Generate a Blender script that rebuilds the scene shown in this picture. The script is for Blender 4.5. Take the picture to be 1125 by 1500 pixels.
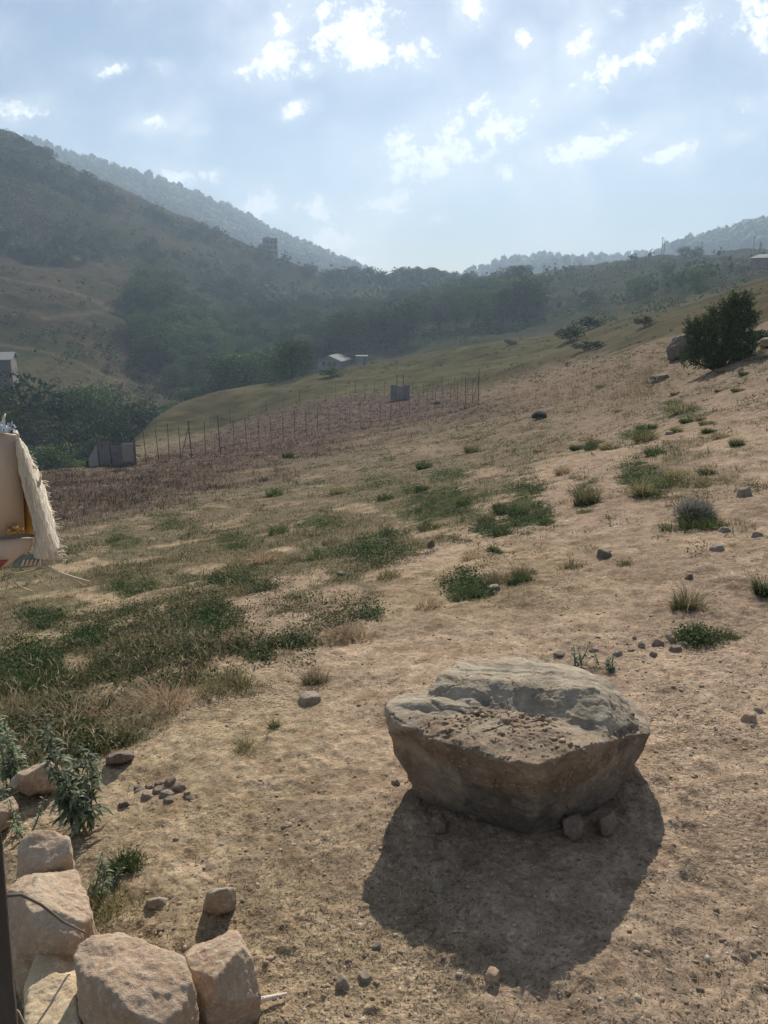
import bpy, bmesh, math, random
import numpy as np
from mathutils import Vector, Matrix

for o in list(bpy.data.objects):
    bpy.data.objects.remove(o)
S = bpy.context.scene
COL = S.collection

# ------------------------------------------------------------------ camera, sky, sun, exposure
F, CX, CY, CAMZ = 1133.0, 562.5, 750.0, 1.6
PITCH = math.radians(15.8)
cam = bpy.data.cameras.new('camera')
cam.sensor_fit = 'VERTICAL'; cam.sensor_height = 24.0; cam.lens = F / 1500.0 * 24.0
cam.clip_start = 0.05; cam.clip_end = 20000
camo = bpy.data.objects.new('camera', cam); COL.objects.link(camo)
camo.location = (0, 0, CAMZ); camo.rotation_euler = (math.pi / 2 - PITCH, 0, 0)
S.camera = camo

SUN_EL, SUN_AZ = math.radians(30.0), math.radians(7.0)     # azimuth to the right of straight ahead
SUN_STRENGTH, SKY_STRENGTH, CLOUD_STRENGTH = 4.2, 0.047, 0.95
S.view_settings.view_transform = 'Standard'; S.view_settings.look = 'None'
S.view_settings.exposure = 0.79; S.view_settings.gamma = 1.0
S.view_settings.use_curve_mapping = False
S.render.engine = 'CYCLES'
S.cycles.use_denoising = True
S.cycles.max_bounces = 6; S.cycles.diffuse_bounces = 3; S.cycles.transmission_bounces = 4
S.cycles.volume_bounces = 0; S.cycles.transparent_max_bounces = 8
S.cycles.sample_clamp_indirect = 6.0

sl = bpy.data.lights.new('sun', 'SUN'); sl.energy = SUN_STRENGTH; sl.angle = math.radians(0.5)
sl.color = (1.0, 0.93, 0.82)
so = bpy.data.objects.new('sun', sl); COL.objects.link(so)
sund = Vector((math.sin(SUN_AZ) * math.cos(SUN_EL), math.cos(SUN_AZ) * math.cos(SUN_EL), math.sin(SUN_EL)))
so.rotation_euler = sund.to_track_quat('Z', 'Y').to_euler()

W = bpy.data.worlds.new('World'); S.world = W; W.use_nodes = True
W.cycles.sampling_method = 'MANUAL'; W.cycles.sample_map_resolution = 256


class NT:
    """tiny node-building helper"""
    def __init__(s, tree):
        s.t = tree; s.t.nodes.clear()
    def n(s, typ, ins=None, **kw):
        nd = s.t.nodes.new(typ)
        for k, v in kw.items():
            setattr(nd, k, v)
        for k, v in (ins or {}).items():
            sock = nd.inputs[k]
            if isinstance(v, bpy.types.NodeSocket):
                s.t.links.new(v, sock)
            else:
                sock.default_value = v
        return nd
    def math(s, op, a, b=0.0, c=0.0, clamp=False):
        return s.n('ShaderNodeMath', {0: a, 1: b, 2: c}, operation=op, use_clamp=clamp).outputs[0]
    def noise(s, vec, scale, detail=4, rough=0.55, dist=0.0):
        return s.n('ShaderNodeTexNoise', {'Vector': vec, 'Scale': scale, 'Detail': detail, 'Roughness': rough, 'Distortion': dist}).outputs['Fac']
    def mapr(s, v, a, b, c=0.0, d=1.0, smooth=False):
        return s.n('ShaderNodeMapRange', {'Value': v, 'From Min': a, 'From Max': b, 'To Min': c, 'To Max': d},
                   interpolation_type='SMOOTHSTEP' if smooth else 'LINEAR').outputs[0]
    def mix(s, f, a, b, blend='MIX'):
        nd = s.t.nodes.new('ShaderNodeMix'); nd.data_type = 'RGBA'; nd.blend_type = blend
        for i, v in ((0, f), (6, a), (7, b)):
            if isinstance(v, bpy.types.NodeSocket):
                s.t.links.new(v, nd.inputs[i])
            else:
                nd.inputs[i].default_value = v if i == 0 else (*v[:3], 1.0)
        return nd.outputs[2]


CLOUDS = [  # where each cloud stands in the sky: x, y, half width, half height, tilt (deg), weight
    (515, 35, 75, 50, 0, 1), (545, 75, 42, 45, -30, 1), (400, 85, 42, 34, 30, 1), (368, 95, 34, 13, 25, .9), (418, 38, 22, 20, 20, .9),
    (447, 103, 24, 11, 25, .9), (437, 160, 20, 12, 20, .8), (600, 78, 40, 26, 10, .62), (690, 18, 22, 34, -25, .9), (768, 55, 20, 22, 0, .9),
    (470, 20, 40, 22, 10, .9), (635, 232, 88, 44, 12, 1), (600, 205, 40, 20, 10, .8), (722, 185, 60, 26, 25, 1), (690, 160, 40, 18, 20, .9), (778, 140, 22, 16, 40, .8),
    (570, 292, 52, 20, 10, 1), (600, 280, 30, 12, 0, .7), (745, 255, 18, 18, 50, .75), (735, 190, 36, 20, 5, .8),
    (868, 214, 85, 22, 14, 1), (820, 232, 32, 10, 35, .8), (985, 224, 44, 17, 12, 1), (925, 85, 105, 24, 28, 1), (1005, 38, 75, 20, 30, .9), (855, 62, 22, 34, -25, .9),
    (1105, 35, 50, 42, -35, 1), (1080, 200, 22, 7, 25, .7), (163, 97, 24, 10, 5, .85), (220, 179, 30, 11, 3, .95), (25, 162, 46, 14, 3, .9),
    (256, 256, 36, 14, -12, 1), (312, 260, 16, 11, 0, .9), (232, 102, 12, 8, 0, .55), (287, 190, 13, 6, 0, .6), (385, 300, 50, 20, -20, 1.05),
    (465, 312, 52, 22, -5, 1.05), (490, 350, 60, 24, -18, 1.1), (528, 378, 26, 10, -20, .9), (640, 322, 14, 8, 20, .55), (665, 190, 60, 36, 25, .6),
    (560, 330, 14, 6, 20, .5), (1090, 155, 14, 10, 0, .5), (905, 12, 10, 8, 0, .6), (-60, 60, 60, 26, 10, 1), (1240, 120, 80, 30, 20, 1), (1290, 260, 70, 22, 10, 1), (-150, 200, 60, 18, 0, .9)]


def build_world():
    g = NT(W.node_tree)
    d = g.n('ShaderNodeTexCoord').outputs['Generated']
    def dot(v):
        return g.n('ShaderNodeVectorMath', {0: d, 1: v}, operation='DOT_PRODUCT').outputs['Value']
    fw = g.math('MAXIMUM', dot((0, math.cos(PITCH), -math.sin(PITCH))), 0.02)
    u = g.math('MULTIPLY_ADD', g.math('DIVIDE', dot((1, 0, 0)), fw), F, CX)
    v = g.math('MULTIPLY_ADD', g.math('DIVIDE', dot((0, math.sin(PITCH), math.cos(PITCH))), fw), -F, CY)
    P = g.n('ShaderNodeCombineXYZ', {0: u, 1: v, 2: 0.0}).outputs[0]
    wob = g.n('ShaderNodeTexNoise', {'Vector': P, 'Scale': 0.02, 'Detail': 4, 'Roughness': 0.55}).outputs['Color']
    wob = g.n('ShaderNodeVectorMath', {0: wob, 1: (0.5, 0.5, 0.5)}, operation='SUBTRACT').outputs[0]
    wob = g.n('ShaderNodeVectorMath', {0: wob, 1: (46.0, 40.0, 0.0)}, operation='MULTIPLY').outputs[0]
    Q = g.n('ShaderNodeVectorMath', {0: P, 1: wob}, operation='ADD').outputs[0]
    m = None
    for (x, y, rx, ry, rot, w) in CLOUDS:
        e = g.n('ShaderNodeMapping', {'Vector': Q, 'Location': (x, y, 0), 'Rotation': (0, 0, -math.radians(rot)), 'Scale': (rx * 1.25, ry * 1.3, 1)}, vector_type='TEXTURE').outputs[0]
        ln = g.n('ShaderNodeVectorMath', {0: e}, operation='LENGTH').outputs['Value']
        k = g.math('MULTIPLY_ADD', ln, -w * 0.9, w)
        m = k if m is None else g.math('SMOOTH_MAX', m, k, 0.12)
    n1 = g.noise(P, 0.020, 8, 0.62, 0.4)
    n2 = g.noise(P, 0.075, 5, 0.65)
    dens = g.math('ADD', m, g.math('MULTIPLY_ADD', n1, 2.0, -1.28))
    dens = g.math('ADD', dens, g.math('MULTIPLY_ADD', n2, 1.35, -0.67))
    cov = g.mapr(dens, -0.14, 0.70, 0, 1, True)
    veil = g.mapr(g.noise(P, 0.0042, 6, 0.6), 0.38, 0.75, 0, 0.34, True)   # thin high veil
    thin = g.mapr(m, -0.5, 0.5, 0, 0.16, True)
    veil = g.math('ADD', veil, thin)
    cov = g.math('MAXIMUM', g.math('MULTIPLY', cov, 0.93), veil)
    up = g.mapr(dot((0, 0, 1)), -0.02, 0.02)
    cov = g.math('MULTIPLY', cov, up)
    shade = g.mapr(dens, 0.35, 1.1, 0, 1.0, True)
    shade = g.math('MULTIPLY', shade, g.mapr(g.noise(P, 0.03, 5, 0.6), 0.35, 0.65))
    ccol = g.mix(shade, (1.0, 0.985, 0.96), (0.76, 0.76, 0.80))
    sky = g.n('ShaderNodeTexSky', sky_type='NISHITA', sun_disc=False, sun_elevation=SUN_EL, sun_rotation=SUN_AZ,
              air_density=1.0, dust_density=0.45, ozone_density=2.0, altitude=900.0).outputs[0]
    b1 = g.n('ShaderNodeBackground', {'Color': sky, 'Strength': SKY_STRENGTH})
    b2 = g.n('ShaderNodeBackground', {'Color': ccol, 'Strength': CLOUD_STRENGTH})
    mx = g.n('ShaderNodeMixShader', {0: cov, 1: b1.outputs[0], 2: b2.outputs[0]})
    g.n('ShaderNodeOutputWorld', {'Surface': mx.outputs[0]})
build_world()

# ------------------------------------------------------------------ helpers: rays, noise, interpolation
R0 = np.random.default_rng(7)

def pdir(px, py):
    px = np.asarray(px, float); py = np.asarray(py, float)
    u = (px - CX) / F; v = (CY - py) / F
    return np.stack([u, v * math.sin(PITCH) + math.cos(PITCH), v * math.cos(PITCH) - math.sin(PITCH)], -1)

def at(px, py, r):
    """the point at horizontal range r along the sight line of a photo pixel"""
    d = pdir(px, py); h = np.hypot(d[..., 0], d[..., 1])
    p = d * (np.asarray(r, float) / h)[..., None]; p[..., 2] += CAMZ
    return p

def proj(p):
    p = np.asarray(p, float); x, y, z = p[..., 0], p[..., 1], p[..., 2] - CAMZ
    w = y * math.cos(PITCH) - z * math.sin(PITCH)
    w = np.where(np.abs(w) < 1e-3, 1e-3, w)
    v = (y * math.sin(PITCH) + z * math.cos(PITCH)) / w
    return CX + x / w * F, CY - v * F

def _h(ix, iy, iz, seed):
    n = (ix.astype(np.int64) * 374761393 + iy.astype(np.int64) * 668265263 + iz.astype(np.int64) * 2147483647 + seed * 974711) & 0xffffffff
    n = ((n ^ (n >> 13)) * 1274126177) & 0xffffffff
    n = ((n ^ (n >> 16)) * 2246822519) & 0xffffffff
    return ((n ^ (n >> 15)) & 0xffffff) / float(0xffffff) * 2 - 1

def vn2(x, y, seed=0):
    ix = np.floor(x); iy = np.floor(y); fx = x - ix; fy = y - iy
    fx = fx * fx * fx * (fx * (fx * 6 - 15) + 10); fy = fy * fy * fy * (fy * (fy * 6 - 15) + 10)
    z = np.zeros_like(ix)
    a = _h(ix, iy, z, seed); b = _h(ix + 1, iy, z, seed); c = _h(ix, iy + 1, z, seed); d = _h(ix + 1, iy + 1, z, seed)
    return (a + (b - a) * fx) * (1 - fy) + (c + (d - c) * fx) * fy

def vn3(x, y, z, seed=0):
    ix = np.floor(x); iy = np.floor(y); iz = np.floor(z); fx = x - ix; fy = y - iy; fz = z - iz
    s = lambda f: f * f * f * (f * (f * 6 - 15) + 10)
    fx, fy, fz = s(fx), s(fy), s(fz); r = 0
    for dx in (0, 1):
        for dy in (0, 1):
            for dz in (0, 1):
                r = r + _h(ix + dx, iy + dy, iz + dz, seed) * (fx if dx else 1 - fx) * (fy if dy else 1 - fy) * (fz if dz else 1 - fz)
    return r

def fbm2(x, y, sc, octv=4, seed=0, gain=0.5):
    r = 0; a = 1.0; t = 0
    for i in range(octv):
        c, s_ = math.cos(i * 1.1 + .3), math.sin(i * 1.1 + .3)
        r = r + a * vn2((x * c - y * s_) * sc, (x * s_ + y * c) * sc, seed + i); t += a; a *= gain; sc *= 2.03
    return r / t

def fbm3(p, sc, octv=4, seed=0, gain=0.5, ridged=False):
    r = 0; a = 1.0; t = 0
    for i in range(octv):
        n = vn3(p[:, 0] * sc + i * 3.1, p[:, 1] * sc + i * 1.7, p[:, 2] * sc + i * 5.3, seed + i)
        if ridged:
            n = 1 - 2 * np.abs(n)
        r = r + a * n; t += a; a *= gain; sc *= 2.07
    return r / t

def sst(x, a, b):
    t = np.clip((x - a) / (b - a), 0, 1); return t * t * (3 - 2 * t)

def pchip(x, y, q):
    x = np.asarray(x, float); y = np.asarray(y, float); h = np.diff(x); dl = np.diff(y) / h; m = np.zeros_like(y)
    for i in range(1, len(x) - 1):
        if dl[i - 1] * dl[i] > 0:
            w1 = 2 * h[i] + h[i - 1]; w2 = h[i] + 2 * h[i - 1]; m[i] = (w1 + w2) / (w1 / dl[i - 1] + w2 / dl[i])
    m[0], m[-1] = dl[0], dl[-1]
    q = np.clip(q, x[0], x[-1]); k = np.clip(np.searchsorted(x, q) - 1, 0, len(x) - 2)
    t = (q - x[k]) / h[k]; t2 = t * t; t3 = t2 * t
    return (2 * t3 - 3 * t2 + 1) * y[k] + (t3 - 2 * t2 + t) * h[k] * m[k] + (-2 * t3 + 3 * t2) * y[k + 1] + (t3 - t2) * h[k] * m[k + 1]

# ------------------------------------------------------------------ mesh helpers
def mesh_np(name, V, polys, cols=None, smooth=False):
    """polys: list of (N,k) index arrays; cols: (nverts,3) own colour of the surface"""
    me = bpy.data.meshes.new(name)
    V = np.ascontiguousarray(V, np.float32); me.vertices.add(len(V)); me.vertices.foreach_set('co', V.ravel())
    polys = [np.asarray(p, np.int32) for p in polys if len(p)]
    idx = np.concatenate([p.ravel() for p in polys]); tot = np.concatenate([np.full(len(p), p.shape[1], np.int32) for p in polys])
    st = np.concatenate([[0], np.cumsum(tot)[:-1]]).astype(np.int32)
    me.loops.add(len(idx)); me.loops.foreach_set('vertex_index', idx)
    me.polygons.add(len(tot)); me.polygons.foreach_set('loop_start', st); me.polygons.foreach_set('loop_total', tot)
    if smooth:
        me.polygons.foreach_set('use_smooth', np.ones(len(tot), bool))
    if cols is not None:
        at_ = me.attributes.new('tint', 'FLOAT_COLOR', 'POINT')
        c = np.ones((len(V), 4), np.float32); c[:, :3] = cols; at_.data.foreach_set('color', c.ravel())
    me.update(); me.validate()
    return me

def link(name, me, mat=None, parent=None):
    o = bpy.data.objects.new(name, me); COL.objects.link(o)
    if mat is not None and not me.materials:
        me.materials.append(mat)
    if parent is not None:
        o.parent = parent
    return o

def tag(o, label=None, cat=None, group=None, kind=None):
    for k, v in (('label', label), ('category', cat), ('group', group), ('kind', kind)):
        if v:
            o[k] = v
    return o

def empty(name, loc, label, cat, group=None):
    o = bpy.data.objects.new(name, None); COL.objects.link(o); o.location = loc; o.empty_display_size = 0.1
    return tag(o, label, cat, group)

class MB:
    """collects simple solids into one mesh"""
    def __init__(s):
        s.v = []; s.f = []
    def add(s, V, Fs):
        b = len(s.v); s.v += [tuple(p) for p in V]; s.f += [tuple(i + b for i in f) for f in Fs]; return s
    def box(s, c, d, rz=0.0, rx=0.0):
        M = Matrix.Translation(c) @ Matrix.Rotation(rz, 4, 'Z') @ Matrix.Rotation(rx, 4, 'X')
        P = [M @ Vector((d[0] / 2 * a, d[1] / 2 * b, d[2] / 2 * e)) for a in (-1, 1) for b in (-1, 1) for e in (-1, 1)]
        return s.add(P, [(0, 1, 3, 2), (4, 6, 7, 5), (0, 4, 5, 1), (2, 3, 7, 6), (0, 2, 6, 4), (1, 5, 7, 3)])
    def tube(s, pts, r, n=7, cap=True):
        pts = [Vector(p) for p in pts]; rs = r if isinstance(r, (list, tuple)) else [r] * len(pts); V = []; Fs = []
        for i, p in enumerate(pts):
            t = (pts[min(i + 1, len(pts) - 1)] - pts[max(i - 1, 0)]).normalized()
            a = t.orthogonal().normalized() if i == 0 else (a - t * a.dot(t)).normalized()
            b = t.cross(a)
            for k in range(n):
                w = 2 * math.pi * k / n; V.append(p + (a * math.cos(w) + b * math.sin(w)) * rs[i])
        for i in range(len(pts) - 1):
            for k in range(n):
                Fs.append((i * n + k, i * n + (k + 1) % n, (i + 1) * n + (k + 1) % n, (i + 1) * n + k))
        if cap:
            Fs.append(tuple(range(n))[::-1]); Fs.append(tuple((len(pts) - 1) * n + k for k in range(n)))
        return s.add(V, Fs)
    def mesh(s, name, smooth=False):
        me = bpy.data.meshes.new(name); me.from_pydata(s.v, [], s.f)
        if smooth:
            me.polygons.foreach_set('use_smooth', np.ones(len(me.polygons), bool))
        me.update(); return me
    def build(s, name, mat, parent=None, smooth=False):
        o = link(name, s.mesh(name, smooth), mat)
        if parent is not None:
            o.parent = parent; o.matrix_parent_inverse = Matrix.Translation(-Vector(parent.location)) 
        return o

# ------------------------------------------------------------------ the terrain: semantic contour lines (px, py, range) or (px, 's', slope, range)
def cs(r, *ps):   # slope seen from the feet, at constant range
    return [(px, 's', s, r) for px, s in ps]
CURVES = [
    cs(.05, (-600, -.10), (560, -.06), (1700, -.02)),
    cs(2.0, (-600, -.12), (0, -.10), (560, -.07), (1125, -.035), (1700, .0)),
    cs(4.5, (-600, -.15), (0, -.13), (560, -.10), (1125, -.035), (1700, .01)),
    cs(10., (-600, -.19), (0, -.18), (300, -.165), (560, -.135), (850, -.075), (1125, -.025), (1700, .03)),
    cs(22., (-600, -.21), (0, -.195), (300, -.18), (560, -.148), (850, -.085), (1000, -.04), (1125, -.005), (1700, .05)),
    [(-400, 720, 34), (0, 705, 35), (130, 688, 36), (280, 672, 39), (430, 645, 48), (530, 628, 55), (640, 602, 60), (700, 586, 60), (850, 545, 55), (1000, 492, 48), (1125, 450, 46), (1500, 340, 46)],
    [(-400, 760, 60), (0, 715, 60), (130, 700, 66), (200, 650, 84), (260, 634, 93), (310, 628, 97), (365, 615, 95), (440, 595, 93), (492, 584, 91), (563, 583, 88), (627, 579, 83), (700, 573, 78), (850, 525, 78), (1000, 475, 72), (1125, 430, 68), (1500, 300, 66)],
    [(-400, 790, 80), (0, 725, 85), (130, 704, 92), (200, 640, 106), (230, 610, 113), (260, 592, 119), (330, 571, 126), (400, 560, 131), (470, 546, 136), (560, 530, 140), (640, 514, 140), (740, 499, 135), (830, 487, 128), (900, 470, 120), (1000, 448, 106), (1070, 425, 100), (1125, 408, 94), (1500, 270, 90)],
    [(-400, 700, 130), (0, 700, 130), (130, 690, 132), (200, 668, 138), (260, 622, 148), (330, 600, 155), (400, 588, 160), (470, 570, 166), (560, 552, 172), (640, 533, 172), (740, 506, 165), (830, 490, 155), (900, 475, 146), (1000, 457, 134), (1125, 424, 122), (1500, 290, 115)],
    [(-400, 590, 165), (0, 580, 165), (100, 578, 172), (200, 582, 185), (260, 584, 195), (330, 578, 210), (400, 566, 215), (470, 537, 218), (540, 527, 220), (600, 510, 225), (700, 490, 225), (800, 478, 220), (900, 455, 216), (1000, 432, 205), (1125, 405, 200), (1500, 290, 190)],
    [(-400, 470, 235), (0, 470, 235), (100, 470, 240), (200, 482, 255), (300, 500, 275), (400, 490, 300), (470, 480, 310), (560, 475, 305), (640, 468, 300), (740, 450, 300), (850, 438, 300), (950, 420, 290), (1040, 402, 280), (1125, 392, 280), (1500, 300, 270)],
    [(-400, 330, 350), (0, 360, 350), (100, 370, 360), (200, 382, 385), (300, 410, 410), (400, 430, 430), (470, 438, 440), (560, 434, 440), (640, 430, 430), (740, 415, 400), (850, 400, 400), (950, 386, 400), (1040, 381, 390), (1125, 379, 380), (1500, 320, 380)],
    [(-400, 150, 600), (0, 192, 575), (40, 209, 575), (100, 244, 575), (170, 279, 575), (240, 309, 575), (300, 334, 572), (340, 353, 562), (400, 374, 548), (450, 395, 545), (490, 405, 562), (560, 406, 640), (620, 402, 650), (670, 410, 640), (720, 414, 560), (780, 402, 500), (860, 388, 480), (960, 377, 470), (1040, 376, 455), (1125, 371, 452), (1500, 300, 450)],
    [(-400, 230, 790), (0, 250, 790), (100, 280, 790), (200, 330, 790), (300, 380, 790), (400, 415, 790), (560, 418, 800), (700, 424, 790), (900, 405, 760), (1125, 395, 740), (1500, 380, 740)],
    [(-400, 170, 1600), (-100, 185, 1600), (30, 206, 1600), (100, 230, 1600), (200, 257, 1600), (300, 295, 1600), (380, 335, 1610), (460, 370, 1640), (520, 393, 1680), (550, 406, 1700), (600, 413, 1750), (650, 413, 1750), (690, 405, 1700), (740, 393, 1650), (820, 382, 1600), (900, 377, 1560), (950, 371, 1530), (1000, 357, 1500), (1060, 347, 1480), (1125, 333, 1450), (1500, 290, 1450)],
    [(-400, 260, 2700), (300, 380, 2700), (600, 440, 2700), (900, 425, 2700), (1500, 380, 2700)],
]
TH = np.radians(np.linspace(-46, 46, 369)); RHO = np.linspace(math.log(.05), math.log(2690), 800)
def _curve(c):
    t = []; s = []; l = []
    for e in c:
        if e[1] == 's':
            d = pdir(e[0], 650.); r = e[3]; sv = e[2]
        else:
            d = pdir(e[0], e[1]); r = e[2]; sv = d[2] / math.hypot(d[0], d[1]) + CAMZ / r
        t.append(math.atan2(d[0], d[1])); s.append(sv); l.append(math.log(r))
    return pchip(t, s, TH), pchip(t, l, TH)
_cv = [_curve(c) for c in CURVES]
STAB = np.zeros((len(TH), len(RHO)))
for i in range(len(TH)):
    STAB[i] = pchip([c[1][i] for c in _cv], [c[0][i] for c in _cv], RHO)

def macro(x, y):
    """height of the terrain without its fine relief"""
    r = np.hypot(x, y); th = np.arctan2(x, y)
    a = np.clip((th - TH[0]) / (TH[1] - TH[0]), 0, len(TH) - 1.001); b = np.clip((np.log(np.maximum(r, .051)) - RHO[0]) / (RHO[1] - RHO[0]), 0, len(RHO) - 1.001)
    i = a.astype(int); j = b.astype(int); fa = a - i; fb = b - j
    s = (STAB[i, j] * (1 - fa) + STAB[i + 1, j] * fa) * (1 - fb) + (STAB[i, j + 1] * (1 - fa) + STAB[i + 1, j + 1] * fa) * fb
    return r * s

_E = np.arctan2(np.exp(RHO)[None, :] * STAB - CAMZ, np.exp(RHO)[None, :])
_EM = np.maximum.accumulate(_E, 1) + np.arange(len(RHO)) * 1e-9
def hit_r(px, py):
    """horizontal range at which the sight line of a photo pixel meets the terrain"""
    d = pdir(px, py); th = np.arctan2(d[..., 0], d[..., 1]); el = np.arctan2(d[..., 2], np.hypot(d[..., 0], d[..., 1]))
    th = np.atleast_1d(th); el = np.atleast_1d(el); out = np.zeros(th.shape)
    k = np.clip(np.rint((th - TH[0]) / (TH[1] - TH[0])).astype(int), 0, len(TH) - 1)
    for i in np.unique(k):
        m = k == i; out[m] = np.exp(np.interp(el[m], _EM[i], RHO))
    return out

# zones of the near hillside, as areas of ground
def zone_masks(x, y, z):
    px, py = proj(np.stack([x, y, z], -1)); front = y > .3
    px = np.where(front, px, -3000); py = np.where(front, py, 3000)
    r = np.hypot(x, y)
    n1 = fbm2(x, y, .45, 4, 11); n2 = fbm2(x, y, 1.9, 4, 23); n3 = fbm2(x, y, .12, 3, 31)
    sc = np.clip((py - 425), 25, 900)
    by = np.interp(px, [-400, 0, 100, 190, 340, 480, 560, 620, 700, 800, 900, 980, 1125, 1600], [1300, 1170, 1115, 1085, 1012, 945, 893, 838, 775, 705, 640, 575, 545, 430])
    g = sst((by - py) / sc + n2 * .22 + n1 * .06, -.02, .10)                       # dry grass cover
    up = np.interp(px, [900, 980, 1125, 1600], [0, .75, .8, .8]) * sst(py, 760, 690) * sst(n2 + n1, -.15, .25)
    g = np.maximum(g * np.interp(px, [600, 780, 900, 1000], [1, .85, .6, .7]), up * .8)
    bare = 0
    for (ex, ey, rx, ry) in BARE:
        bare = np.maximum(bare, 1 - np.hypot((px - ex) / rx, (py - ey) / ry))
    g = g * (1 - sst(bare + n2 * .6, 0.02, .42) * .92) * (1 - .5 * sst(n2 - .4 * n1, .16, .42))
    gr = -1.0
    for (ex, ey, rx, ry) in GREEN:
        gr = np.maximum(gr, 1 - np.hypot((px - ex) / rx, (py - ey) / ry))
    gr = sst(gr + n2 * .75 + n1 * .2 + fbm2(x, y, 6.5, 3, 37) * .55, .08, .5)
    gr = np.maximum(gr, sst(n2 + n1 * .7, .42, .62) * .7 * g)
    lo = np.interp(px, [-400, 0, 100, 200, 300, 420, 520, 620, 700, 800, 880, 960], [812, 806, 784, 755, 726, 692, 662, 632, 618, 606, 575, 500])
    hi = np.interp(px, [-400, 130, 200, 240, 300, 365, 440, 492, 563, 627, 690, 705, 860, 960], [600, 690, 672, 660, 640, 612, 592, 580, 578, 575, 570, 572, 560, 540])
    pu = sst((lo - py) / sc + n1 * .10 + n2 * .08, -.03, .12) * sst((py - hi) / sc + n2 * .05, -.04, .03) * np.interp(px, [690, 720, 860, 940], [1, .6, .5, 0])
    tn = sst((py - np.interp(px, [600, 700, 850, 960], [560, 548, 520, 490])) / sc, -.05, .1) * sst((np.interp(px, [600, 700, 850, 960], [575, 590, 600, 590]) - py) / sc + n2 * .1, -.05, .15) * np.interp(px, [600, 690, 960, 1010], [0, 1, 1, 0])
    far = sst(r + n3 * 6, 72, 95)
    ol = np.interp(px, [560, 640, 700, 850, 970, 1060, 1125, 1400], [540, 562, 556, 532, 501, 482, 474, 440])
    far = np.maximum(far, sst((ol - py) / sc + n2 * .12 + n1 * .05, -.02, .10) * (px > 560) * (r > 20))
    return dict(px=px, py=py, g=g, gr=gr, pu=pu, tn=tn, far=far, n1=n1, n2=n2, n3=n3, r=r)
GREEN = [(655, 735, 85, 26), (765, 740, 50, 48), (548, 800, 65, 28), (685, 858, 42, 22), (720, 775, 30, 15), (856, 725, 22, 26), (940, 705, 28, 26),
         (1015, 752, 40, 16), (1022, 925, 36, 14), (285, 915, 75, 30), (130, 928, 45, 22),
         (40, 975, 60, 55), (375, 965, 30, 18), (430, 945, 30, 14), (250, 765, 34, 14), (340, 790, 40, 14), (180, 790, 40, 16), (600, 715, 30, 14), (480, 760, 40, 14), (545, 905, 32, 10),
         (655, 690, 40, 14), (560, 700, 40, 12), (60, 900, 50, 20), (200, 850, 50, 18), (350, 850, 60, 18), (940, 640, 40, 20), (1000, 600, 50, 16)]
BARE = [(150, 1010, 60, 10), (60, 930, 60, 12), (250, 985, 60, 12), (350, 885, 40, 10), (150, 870, 50, 9), (300, 830, 60, 10), (420, 800, 50, 9), (90, 830, 50, 8), (520, 740, 40, 8), (640, 660, 50, 9), (720, 690, 50, 12), (420, 850, 40, 9), (400, 918, 70, 18), (310, 935, 40, 14), (565, 845, 50, 22), (500, 870, 40, 16), (690, 775, 50, 14), (630, 825, 40, 14), (110, 965, 40, 14), (820, 690, 60, 30), (880, 620, 60, 22), (240, 890, 25, 8), (620, 780, 30, 9), (460, 850, 30, 10)]

def relief(x, y, z, cell):
    """fine relief of the ground: lumps, clods, cattle steps; each wavelength only where the mesh can carry it"""
    r = np.hypot(x, y); h = 0
    for lam, amp, sd in ((5.0, .055, 1), (1.6, .024, 2), (.55, .011, 3), (.2, .0060, 4), (.075, .0052, 5), (.03, .0032, 6)):
        k = np.clip(lam / (cell * 2.2) - .6, 0, 1)
        n = vn2(x / lam + sd * 7.3, y / lam - sd * 3.1, sd)
        n = n + .5 * vn2(x / lam * 1.9 + 9.1, y / lam * 1.9, sd + 40)
        if lam < .3:
            n = np.sign(n) * np.abs(n) ** 1.4 + .35 * np.maximum(n - .35, 0) * 3
        h = h + n * amp * k * np.clip(r / .5, 0, 1)
    k = np.clip(r / 30 - .4, 0, 1) * np.clip((110 - r) / 30, 0, 1)
    h = h + k * fbm2(x, y, .11, 3, 77) * .35
    k = sst(r, 150, 260)
    h = h + k * (fbm2(x, y, .018, 5, 5, .6) * 6.0 * np.clip(r / 500, .3, 1) + fbm2(x, y, .09, 4, 9, .6) * 1.5)
    k = sst(r, 900, 1200)
    return h + k * fbm2(x, y, .0045, 4, 15, .5) * 14

def height(x, y):
    x = np.atleast_1d(np.asarray(x, float)); y = np.atleast_1d(np.asarray(y, float))
    z = macro(x, y)
    return z + relief(x, y, z, np.maximum(.003, .006 * np.hypot(x, y)))

def ground(px, py):
    """a point on the ground seen at a photo pixel"""
    r = float(hit_r(px, py)[0]); p = at(px, py, r)
    return Vector((p[0], p[1], float(height(p[0], p[1])[0])))

def drop(x, y):
    return Vector((x, y, float(height(x, y)[0])))

def lerp(a, b, t):
    return a + (np.asarray(b) - a) * np.asarray(t)[..., None]

def r_(m):
    return m['r'] + 3 * m['n1']

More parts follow.
